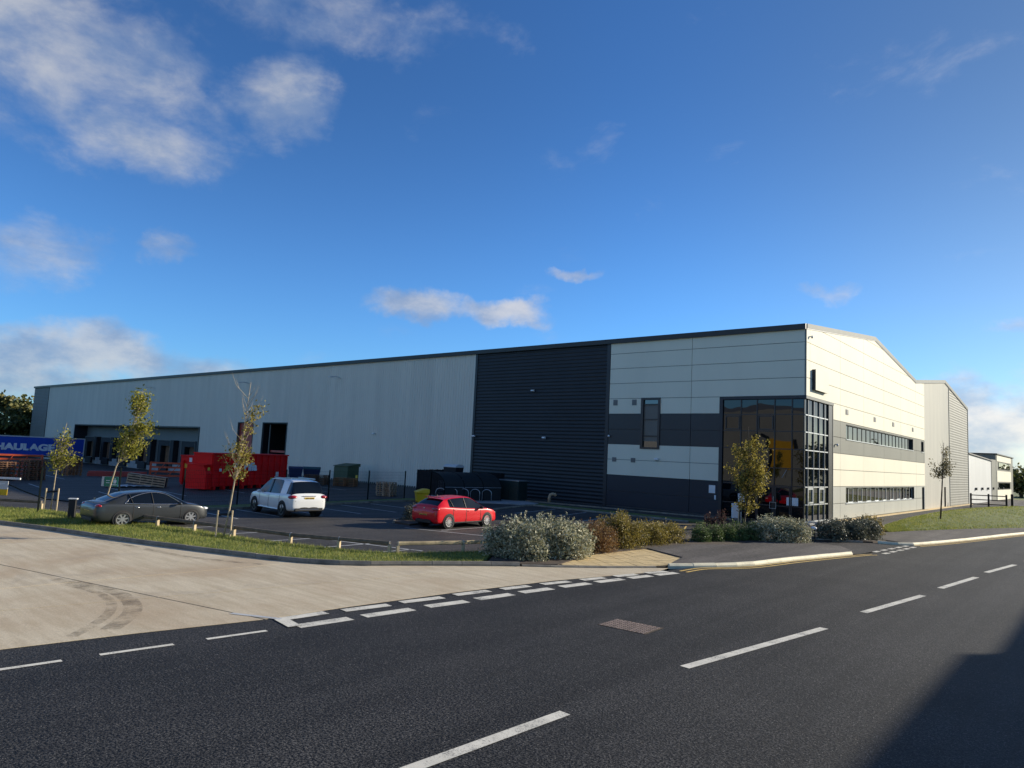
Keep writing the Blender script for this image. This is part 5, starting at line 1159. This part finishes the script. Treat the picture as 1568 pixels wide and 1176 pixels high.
for z in (1.0, 1.99): m = MB(); m.tube([(0, arc[1][0] if z == 1.0 else 1.9, z), (L_, arc[1][0] if z == 1.0 else 1.9, z)], .02, 6); m.build('purlin', 'galv', r)
for k, (x, y) in enumerate(((-36.4, 37.6), (-36.0, 38.4), (-35.55, 39.1), (-35.1, 39.8), (-34.6, 40.5))):
    m = MB(); pts = [(-.36, 0, 0), (-.36, 0, .6)]+[(-.36*math.cos(a), 0, .6+.26*math.sin(a)) for a in [R(q) for q in range(20, 180, 20)]]+[(.36, 0, .6), (.36, 0, 0)]
    m.tube(pts, .027, 8); o = m.build('cycle_stand', 'galv', smooth=True, loc=(x-.2, y-2.0, .05)); o.rotation_euler.z = R(20)
    tag(o, ('leftmost', 'second from left', 'middle', 'fourth from left', 'rightmost')[k]+' of the five grey hoop cycle stands beyond the red car', 'cycle stand', 'hoop cycle stands')
# ================================================================== mesh fence
r = empty('mesh_fence', (-35.4, 10, 0), 0, 'dark green wire mesh fence between car park and service yard', 'fence')
def fx(y): return -35.5-.15*(y-14)
ys = [10.4, 13.75, 17.0, 20.2, 23.4, 26.75, 30.25, 33.9]
for y in ys: MB().box(fx(y)-.03+35.4, fx(y)+.03+35.4, y-10-.03, y-10+.03, 0, 2.0).build('post', 'post_green', r)
for a, b in zip(ys[2:], ys[3:]):
    m = MB(); nz = 10
    A, B = Vector((fx(a)+35.4, a-10, 0)), Vector((fx(b)+35.4, b-10, 0)); d = B-A
    for k in range(nz): z = .1+k*.2; m.tube([A+Vector((.03, 0, z)), B+Vector((.03, 0, z))], .0035, 3, False)
    n = round(d.length/.1)
    for k in range(1, n): p = A+d*k/n; m.tube([p+Vector((.03, 0, .08)), p+Vector((.03, 0, 1.95))], .0028, 3, False)
    o = m.build('mesh_panel', 'post_green', r, fixn=False); o['kind'] = 'stuff'
# green sign
r = empty('assembly_sign', (fx(13.75), 13.75, 0), R(45), 'green and white assembly point sign on a fence post', 'sign')
MB().box(-.66, -.06, -.07, -.05, 1.12, 1.56).build('board', 'sign_green', r); m = MB(); m.box(-.665, -.055, -.049, -.045, 1.115, 1.565); m.build('border', 'white_plain', r)
MB().box(-.78, -.68, -.07, -.05, 1.12, 1.56).build('side_panel', 'off_white', r)
m = MB(); m.box(-.24, -.14, -.074, -.0705, 1.26, 1.42); m.box(-.22, -.16, -.074, -.0705, 1.44, 1.50); m.box(-.26, -.24, -.074, -.0705, 1.3, 1.42); m.box(-.14, -.12, -.074, -.0705, 1.3, 1.42); m.box(-.34, -.10, -.074, -.0705, 1.18, 1.22); m.box(-.58, -.42, -.074, -.0705, 1.27, 1.30); m.box(-.58, -.42, -.074, -.0705, 1.37, 1.40); m.build('symbol', 'white_plain', r)
# barrier at the left edge with its sign, and dark rails
r = empty('barrier_arm', (-42.9, 11.3, 0), R(41), 'white barrier boom end entering from the left edge', 'barrier')
MB().box(-3.5, .62, -.04, .04, 1.02, 1.12).build('boom', 'white_plain', r, bevel=.01); MB().box(-3.6, -3.3, -.2, .2, 0, 1.1).build('pedestal', 'trim_dark', r)
m = MB(); m.tube([(.0, 0, .78), (.9, .0, .45), (2.0, .0, .12), (3.4, .05, .04)], .03, 6); m.build('stay_rod', 'post_green', r)
r = empty('warning_sign', (-42.9, 11.3, 0), R(41), 'white and yellow warning sign hanging at the left edge', 'sign')
MB().box(-.85, .06, -.05, -.03, .52, .93).build('upper_board', 'off_white', r); MB().box(-.85, .05, -.05, -.03, .22, .515).build('lower_board', 'bin_yellow', r)
m = MB(); m.add([(-.55, -.055, .72), (-.1, -.055, .78), (-.08, -.055, .84), (-.55, -.055, .80)], [(0, 1, 2, 3)]); m.build('symbol', 'white_plain', r)
# ================================================================== knee rails
def knee(pts, label, post_every=1.75, lit='timber_shaded', h=.30):
    r = empty('knee_rail', (pts[0][0], pts[0][1], .08), 0, label, 'rail', 'timber knee rails'); o0 = Vector(pts[0])
    for a, b in zip(pts, pts[1:]):
        A, B = Vector(a)-o0, Vector(b)-o0; d = B-A; n = max(1, round(d.length/3.5)); u = d.normalized(); s = Vector((-u.y, u.x))
        for k in range(n):
            p, q = A+d*k/n+u*.01, A+d*(k+1)/n-u*.01; m = MB()
            v = []
            for e in (p, q):
                for dx, z in ((-.055, h-.03), (-.055, h+.03), (-.03, h+.07), (.03, h+.07), (.055, h+.03), (.055, h-.03), (0, h-.055)): v.append((e.x+s.x*dx, e.y+s.y*dx, z))
            m.add(v, [(i, (i+1) % 7, 7+(i+1) % 7, 7+i) for i in range(7)]+[tuple(range(7))[::-1], tuple(range(7, 14))]); m.build('rail', lit, r)
        np_ = max(1, round(d.length/post_every))
        for k in range(np_+1):
            p = A+d*k/np_; m = MB(); m.box(-.045, .045, -.05, .05, -.1, h-.056); o = m.build('post', 'stake', r, loc=(p.x, p.y, 0)); o.rotation_euler.z = math.atan2(u.y, u.x)
            m = MB(); m.tube([(s.x*.058, s.y*.058, h-.05), (s.x*.058, s.y*.058, h+.04), (s.x*.032, s.y*.032, h+.074), (-s.x*.032, -s.y*.032, h+.074), (-s.x*.058, -s.y*.058, h+.04), (-s.x*.058, -s.y*.058, h-.05)], .009, 4); m.build('strap', 'galv', r, loc=(p.x, p.y, 0))
knee([(-33.9, 11.25), (-31.2, 11.75), (-28.2, 12.45), (-24.2, 13.4), (-21.5, 13.98), (-18.15, 15.5)], 'long low timber knee rail on the verge in front of the grey car', 1.9)
knee([(-18.0, 15.72), (-17.15, 17.9), (-16.75, 19.2)], 'sunlit pale timber knee rail beside the big silver bush', 2.2, 'timber_sunlit')
knee([(-41, 8.3), (-38.2, 9.7), (-36.4, 10.95)], 'dark timber knee rail at the far left of the verge', 2.2)
# timber fence on the bank to the right
r = empty('timber_fence', (-13.2, 98.6, 0), 0, 'dark post and rail timber fence at the far end of the gable path', 'fence')
P0, P1 = Vector((0, 0)), Vector((3.2, 2.2))
for k in range(3): p = P0.lerp(P1, k/2); MB().box(p.x-.09, p.x+.09, p.y-.09, p.y+.09, 0, 1.65).build('post', 'timber_black', r)
p = P1+Vector((.5, .5)); MB().box(p.x-.12, p.x+.12, p.y-.12, p.y+.12, 0, 1.75).build('post', 'timber_black', r)
for z in (.45, .95, 1.45):
    m = MB(); m.tube([(P0.x, P0.y-.14, z), (P1.x, P1.y-.14, z)], .07, 4); m.build('rail', 'timber_black', r)
# ================================================================== entrance post, bollards
r = empty('intercom_post', (-17.85, 43.2, 0), R(35), 'white intercom post with a tilted panel in front of the entrance', 'post')
MB().box(-.035, .035, -.035, .035, 0, 1.3).build('stem', 'galv', r); m = MB(); m.extr([(-.12, 1.28), (-.02, 1.25), (.10, 1.75), (.0, 1.78)], 'x', -.18, .18); m.build('panel', 'white_plain', r)
m = MB(); m.extr([(-.1285, 1.31), (-.1235, 1.308), (-.05, 1.62), (-.055, 1.622)], 'x', -.12, .12); m.build('screen', 'lamp_clear', r)
MB().box(-.55, -.18, -.16, .16, 0.25, 1.15).build('cabinet', 'white_plain', r, bevel=.02)
r = empty('bollard_light', (-11.35, 36.3, 0), R(-20), 'small dark post with a white head beside the right hand bush', 'bollard'); MB().box(-.05, .05, -.05, .05, 0, .55).build('stem', 'trim_dark', r); m = MB(); m.ell((.03, -.05, .62), (.16, .13, .09)); m.build('head', 'white_plain', r, smooth=True)
r = empty('bollard_light', (-32.1, 10.75, .08), R(60), 'black post with a pale cap beside the rear of the grey car', 'bollard'); MB().box(-.13, .13, -.10, .10, 0, .74).build('stem', 'black_plastic', r, bevel=.02); MB().box(-.17, .17, -.13, .13, .745, .80).build('cap', 'off_white', r, bevel=.02)
# ================================================================== trees and shrubs
def leaf(v, f, c, size, up=.3, asp=.55):
    """one folded leaf-sized quad"""
    n = Vector((random.gauss(0, 1), random.gauss(0, 1), random.gauss(up, 1))).normalized(); a = n.orthogonal().normalized(); q = random.uniform(0, 6.28)
    b = n.cross(a); a, b = a*math.cos(q)+b*math.sin(q), b*math.cos(q)-a*math.sin(q); s = size*random.uniform(.65, 1.3); k = len(v)
    v += [c-a*s, c+b*s*asp, c+a*s, c-b*s*asp]; f.append((k, k+1, k+2, k+3))
def tree(name, base, trunk, blobs, n, size, mat, label, bark='bark_pale', r0=.035, bare=0, stakes=True, z0=0, twigs=34, group='young staked trees'):
    """base xy, trunk as (right offset, z) seen square to the view, crown as lobes (offset, z, rx, rz)"""
    R_ = Vector((r2.x, r2.y, 0)).normalized(); D_ = Vector((-R_.y, R_.x, 0))
    root = empty(name, (base[0], base[1], z0), 0, label, 'tree', group)
    path = [R_*o+Vector((0, 0, z)) for o, z in trunk]; N = len(path)
    m = MB(); m.tube(path, [r0*(1-.75*i/(N-1)) for i in range(N)], 8); m.build('trunk', bark, root, smooth=True)
    def along_trunk(z):
        for a, b in zip(path, path[1:]):
            if a.z <= z <= b.z: return a.lerp(b, (z-a.z)/max(1e-6, b.z-a.z))
        return path[-1]
    zc = min(b[1]-b[3] for b in blobs); v, f = [], []; bm_ = MB(); per = max(1, n//twigs)
    wsum = sum(b[2]*b[2]*b[3]*(b[4] if len(b) > 4 else 1) for b in blobs)
    for k in range(twigs):
        t_ = random.random()*wsum
        for b in blobs:
            t_ -= b[2]*b[2]*b[3]*(b[4] if len(b) > 4 else 1)
            if t_ <= 0: break
        while True:
            q = Vector((random.uniform(-1, 1), random.uniform(-1, 1), random.uniform(-1, 1)))
            if .35 < q.length < 1.08: break
        tip = R_*(b[0]+q.x*b[2])+D_*(q.y*b[2])+Vector((0, 0, b[1]+q.z*b[3])); st_ = along_trunk(max(path[0].z+.3, max(zc-.1, tip.z-random.uniform(.45, .95))))
        mid = st_.lerp(tip, .5)+Vector((0, 0, -.06)); bm_.tube([st_, mid, tip], [.011, .007, .003], 5, False)
        for i in range(per):
            tt = random.uniform(.55, 1.1); p = st_.lerp(tip, tt)+Vector((random.gauss(0, .11), random.gauss(0, .11), random.gauss(0, .11))); leaf(v, f, p, size)
    for k in range(bare):
        z = random.uniform(zc, path[-1].z*.92); st_ = along_trunk(z); a = random.uniform(0, 6.28); l = random.uniform(.4, .9); bm_.tube([st_, st_+Vector((math.cos(a)*l*.5, math.sin(a)*l*.5, l*.5)), st_+Vector((math.cos(a)*l*.7, math.sin(a)*l*.7, l))], [.009, .006, .002], 4, False)
    bm_.build('limbs', bark, root, fixn=False); m = MB(); m.add(v, f); m.build('crown', mat, root, fixn=False)
    if stakes:
        for off_, dy in ((-.22, -.12), (.22, .05)):
            p = R_*off_+D_*dy; m = MB(); m.tube([p, p+Vector((.03, .0, 1.02))], .032, 8); m.build('stake', 'stake', root)
        m = MB(); A, B = R_*-.24+D_*-.12, R_*.2+D_*.05; m.tube([A+Vector((0, 0, .86)), Vector((.03, 0, .88)), B+Vector((0, 0, .90))], .04, 6); m.build('tie', 'strap', root)
    return root
tree('young_tree', (-36.0, 11.2), [(0, 0), (.03, .9), (.06, 1.8), (.10, 2.4), (.18, 3.2), (.30, 3.95)], [(.28, 3.65, .20, .38), (.2, 3.05, .36, .4), (.1, 2.5, .5, .35), (.55, 2.4, .4, .3), (.0, 2.15, .4, .25)], 1050, .055, 'leaf_young', 'small staked tree with thin yellow green leaves at the far left', r0=.03)
tree('young_tree', (-30.45, 11.2), [(0, 0), (.2, 1.07), (.44, 2.25), (.62, 2.7), (.85, 3.6), (1.1, 4.6), (1.2, 5.3)], [(1.15, 4.85, .28, .5, 2), (1.2, 3.95, .34, .36), (1.58, 3.95, .26, .34, 2), (.72, 3.45, .40, .5), (1.15, 3.3, .40, .45), (.72, 2.8, .28, .32)], 2300, .057, 'leaf_young', 'leaning staked tree with dense yellow green crown behind the grey car', r0=.034, twigs=60)
tree('young_tree', (-24.1, 12.95), [(0, 0), (.14, 1.05), (.24, 2.1), (.32, 2.6), (.42, 3.8), (.46, 4.7), (.52, 5.6)], [(1.0, 4.75, .2, .3, 3), (.75, 4.3, .28, .35, 2.5), (.4, 3.9, .3, .5, 1.6), (.3, 3.1, .40, .5), (.62, 3.1, .26, .32), (.3, 2.5, .38, .28), (-.15, 3.2, .2, .3)], 800, .054, 'leaf_amber', 'tall thin birch like staked tree with bare top twigs in front of the red container', bark='bark_pale', r0=.035, bare=22)
tree('young_tree', (-16.68, 40.44), [(.12, 0), (.3, 1.2), (.36, 2.5), (.38, 3.9), (.36, 5.0), (.34, 5.75)], [(.35, 5.25, .45, .45), (1.0, 4.95, .5, .3), (.3, 4.5, .85, .45), (.95, 4.2, .6, .4), (.2, 3.5, 1.0, .5), (.9, 3.3, .7, .5), (.4, 2.7, .9, .45), (1.1, 2.2, .5, .35), (.1, 2.1, .65, .35), (.35, 1.35, .5, .5)], 5600, .062, 'leaf_amber', 'leafy amber tree in front of the glazed entrance', bark='bark_dark', r0=.05, stakes=True, twigs=90)
tree('young_tree', (-9.43, 56.98), [(0, 0), (.15, 2.4), (.22, 4), (.3, 5.4)], [(.28, 4.6, .3, .7), (.25, 3.8, .4, .5), (-.5, 3.75, .25, .35), (.7, 3.8, .25, .4), (-.2, 3.3, .35, .3), (.45, 3.4, .3, .3)], 900, .065, 'leaf_sparse', 'sparse thin tree on the grass bank in front of the gable', bark='bark_dark', r0=.055, bare=18, stakes=False, z0=.35)
def bush(name, blobs, n, size, mat, label, group=None, up=.4, asp=.42, stems='bark_dark', lump=.22, z0=.07, tall=1.0):
    c0 = blobs[0]; root = empty(name, (c0[0], c0[1], z0), 0, label, 'shrub', group); v, f = [], []; tot = sum(b[3]*b[4]*b[5] for b in blobs)
    sm = MB()
    for b in blobs:
        k_n = int(n*b[3]*b[4]*b[5]/tot); ph = [random.uniform(0, 6.28) for _ in range(6)]
        for k in range(k_n):
            q = Vector((random.gauss(0, 1), random.gauss(0, 1), random.gauss(0, 1))).normalized()
            if q.z < -.35: q.z *= -.5
            lum = 1+lump*(math.sin(3.1*q.x*2+ph[0])*math.sin(2.7*q.y*2+ph[1])+.6*math.sin(7*q.z+ph[2])*math.sin(6*q.x+ph[3]))
            rr = (random.random()**.28)*lum*random.uniform(.9, 1.06)
            zz = b[2]+q.z*b[5]*rr
            if random.random() < .34:      # skirt of foliage down to the soil
                a_ = random.uniform(0, 6.28); rr = random.uniform(.55, 1.0)*lum; q.x, q.y = math.cos(a_), math.sin(a_); zz = random.random()**1.2*b[2]*1.05
            p = Vector((b[0]-c0[0]+q.x*b[3]*rr, b[1]-c0[1]+q.y*b[4]*rr, max(.02, zz))); leaf(v, f, p, size, up, asp)
        for k in range(int(10+16*b[3]*b[4])):
            q = Vector((random.gauss(0, .8), random.gauss(0, .8), random.gauss(.7, .5))).normalized()
            if q.z < 0: continue
            e0 = Vector((b[0]-c0[0]+q.x*b[3]*.9, b[1]-c0[1]+q.y*b[4]*.9, b[2]+q.z*b[5]*.9)); e1 = e0+(q*.5+Vector((0, 0, .7))).normalized()*random.uniform(.14, .34)*min(1, b[5]*1.5)
            sm.tube([e0, e0.lerp(e1, .5)+Vector((random.gauss(0, .02), random.gauss(0, .02), 0)), e1], [.006, .005, .002], 4, False)
            for i_ in range(9): leaf(v, f, e0.lerp(e1, random.uniform(.1, 1.05))+Vector((random.gauss(0, size*.5), random.gauss(0, size*.5), random.gauss(0, size*.4))), size*.9, up, asp)
        for k in range(26):
            a = random.uniform(0, 6.28); e = random.uniform(.3, .95); tip = Vector((b[0]-c0[0]+math.cos(a)*b[3]*e, b[1]-c0[1]+math.sin(a)*b[4]*e, b[2]+b[5]*random.uniform(.2, 1.02)*math.sqrt(max(0, 1-e*e*.8))))
            sm.tube([(b[0]-c0[0]+math.cos(a)*.08, b[1]-c0[1]+math.sin(a)*.08, 0), Vector((b[0]-c0[0], b[1]-c0[1], 0)).lerp(tip, .55)+Vector((0, 0, .1)), tip], [.014, .01, .003], 4, False)
    sm.build('stems', stems, root, fixn=False)['kind'] = 'stuff'; m = MB(); m.add(v, f); m.build('foliage', mat, root, fixn=False); return root
bush('silver_bush', [(-15.35, 18.9, .58, 1.0, 1.0, .68), (-15.0, 20.0, .62, 1.0, 1.0, .70), (-14.9, 21.0, .52, .85, .85, .62), (-15.9, 18.5, .48, .7, .7, .56), (-14.4, 20.2, .40, .75, .8, .5), (-14.9, 18.6, .4, .7, .6, .5)], 26000, .056, 'leaf_silver', 'big rounded silver leaved bush at the corner of the verge', lump=.2)
bush('brown_shrub', [(-15.0, 22.7, .48, .85, .85, .56), (-14.7, 22.3, .36, .6, .6, .42)], 9000, .042, 'leaf_russet', 'russet shrub right beside the silver bush', lump=.28, asp=.35)
bush('brown_shrub', [(-15.1, 24.6, .55, .95, 1.0, .66), (-15.0, 24.4, .75, .45, .5, .5)], 12000, .042, 'leaf_brown', 'tallest golden brown shrub in the middle of the hedge', lump=.38, asp=.35)
bush('brown_shrub', [(-15.0, 26.7, .42, .85, .95, .48), (-14.9, 28.1, .38, .8, .85, .44)], 12000, .042, 'leaf_brown', 'low golden brown shrub at the right end of the brown hedge', lump=.28, asp=.35)
for k, (x, y, s) in enumerate(((-14.1, 29.8, .50), (-13.85, 30.6, .48), (-13.6, 31.4, .52), (-13.5, 32.2, .60), (-13.1, 33.0, .6))):
    bush('green_mound', [(x, y, .26, s*.92, s*.92, s*1.0)], 3800, .032, 'leaf_green', ('first', 'second', 'third', 'fourth', 'fifth')[k]+' small rounded green shrub from the brown hedge', 'small rounded green shrubs', lump=.06)
bush('plum_shrub', [(-16.6, 36.2, .30, .45, .45, .42), (-16.2, 36.7, .45, .3, .3, .5)], 800, .05, 'leaf_plum', 'thin plum leaved shrub left of the intercom post', lump=.4)
bush('silver_bush', [(-12.3, 33.6, .52, 1.05, 1.0, .62), (-11.6, 34.2, .48, .8, .85, .56)], 11000, .05, 'leaf_silver', 'rounded silver bush at the end of the pavement', lump=.18)
bush('grey_bush', [(-10.9, 37.6, .45, .8, .8, .5), (-10.4, 38.8, .48, .85, .9, .52), (-10.0, 40.0, .48, .8, .9, .52), (-10.3, 41.3, .42, .7, .8, .46)], 16000, .054, 'leaf_dull', 'long low grey green bush right of the drive', lump=.2)
bush('brown_shrub', [(-10.5, 43.0, .48, .75, .95, .5), (-10.9, 44.4, .42, .6, .7, .42)], 7000, .045, 'leaf_brown', 'small brown shrub at the start of the grass bank', lump=.25, asp=.35)
bush('island_shrub', [(-26.4, 24.0, .34, .5, .6, .38), (-26.3, 25.2, .32, .5, .6, .36)], 5500, .042, 'leaf_dull', 'small dark shrub on the planting island behind the red car', lump=.25)
m = MB(); m.prism([(-11.6, 36.0), (-9.3, 38.7), (-9.0, 40.2), (-10.2, 45.6), (-11.6, 45.4), (-12, 38)], -.01, .075); o = m.build('planting_bed', 'soil'); o['kind'] = 'structure'
kerb('kerb', [(-12.4, 36.3), (-11.5, 36.2), (-9.3, 38.55)], .11, 'kerb', 'grey kerb in front of the low grey bush')
# far trees
def big_tree(x, y, h, rad, label, n=2600, size=.42, z0=-1, group='trees on the skyline'):
    root = empty('tree', (x, y, z0), 0, label, 'tree', group); m = MB(); m.tube([(0, 0, 0), (.1, .1, h*.35), (.3, 0, h*.8)], [.35, .28, .08], 8); 
    for k in range(8): a = random.uniform(0, 6.28); m.tube([(.1, .1, h*random.uniform(.25, .55)), (math.cos(a)*rad*.4, math.sin(a)*rad*.4, h*.6), (math.cos(a)*rad*.75, math.sin(a)*rad*.75, h*random.uniform(.6, .85))], [.14, .09, .03], 5, False)
    m.build('trunk', 'bark_dark', root, fixn=False); v, f = [], []
    lob = [(random.gauss(0, rad*.45), random.gauss(0, rad*.45), h*random.uniform(.22, .88), rad*random.uniform(.18, .42)) for _ in range(34)]
    for k in range(n):
        b = random.choice(lob); q = Vector((random.gauss(0, 1), random.gauss(0, 1), random.gauss(0, 1))).normalized()*abs(random.gauss(.75, .35))*b[3]; leaf(v, f, Vector((b[0]+q.x, b[1]+q.y, b[2]+q.z*.85)), size, .3, .6)
    m = MB(); m.add(v, f); m.build('crown', 'leaf_tree', root, fixn=False)
for k, (x, y, h, rad, lb) in enumerate(((-181, 44, 13.0, 6, 'tall dark tree touching the far left end of the warehouse'), (-178, 34, 11.5, 6, 'dark bushy tree left of the warehouse end behind the trailer'), (-186, 28, 12, 7, 'dark tree at the left edge of the picture behind the trailer'), (-176, 50, 10, 5, 'lower tree just behind the warehouse end'), (-184, 37, 10.5, 6.5, 'bushy tree filling the gap behind the trailer'), (-172, 40, 8, 4.5, 'low rusty green tree above the trailer roof'), (-190, 15, 13, 7, 'large tree beyond the left edge'))): big_tree(x, y, h, rad, lb, 5200, .45)
for k, (x, y, h, rad, lb) in enumerate(((-10.5, 185, 6.8, 6, 'dark tree right of the far industrial unit'), (-3, 196, 7.5, 6, 'dark tree at the right edge behind the far unit'), (4, 205, 7.5, 7, 'tree beyond the right edge of the road'), (-15, 176, 5.5, 5, 'low dark tree against the far unit wall'))): big_tree(x, y, h, rad, lb, 2200, .4, 0)
for k, (x, y) in enumerate(((30, 190), (42, 215), (56, 230), (70, 240), (86, 250), (22, 200))): big_tree(x, y, 9+k % 3, 8, ('first', 'second', 'third', 'fourth', 'fifth', 'sixth')[k]+' tree of the row far across the road', 1400, .6, 0)
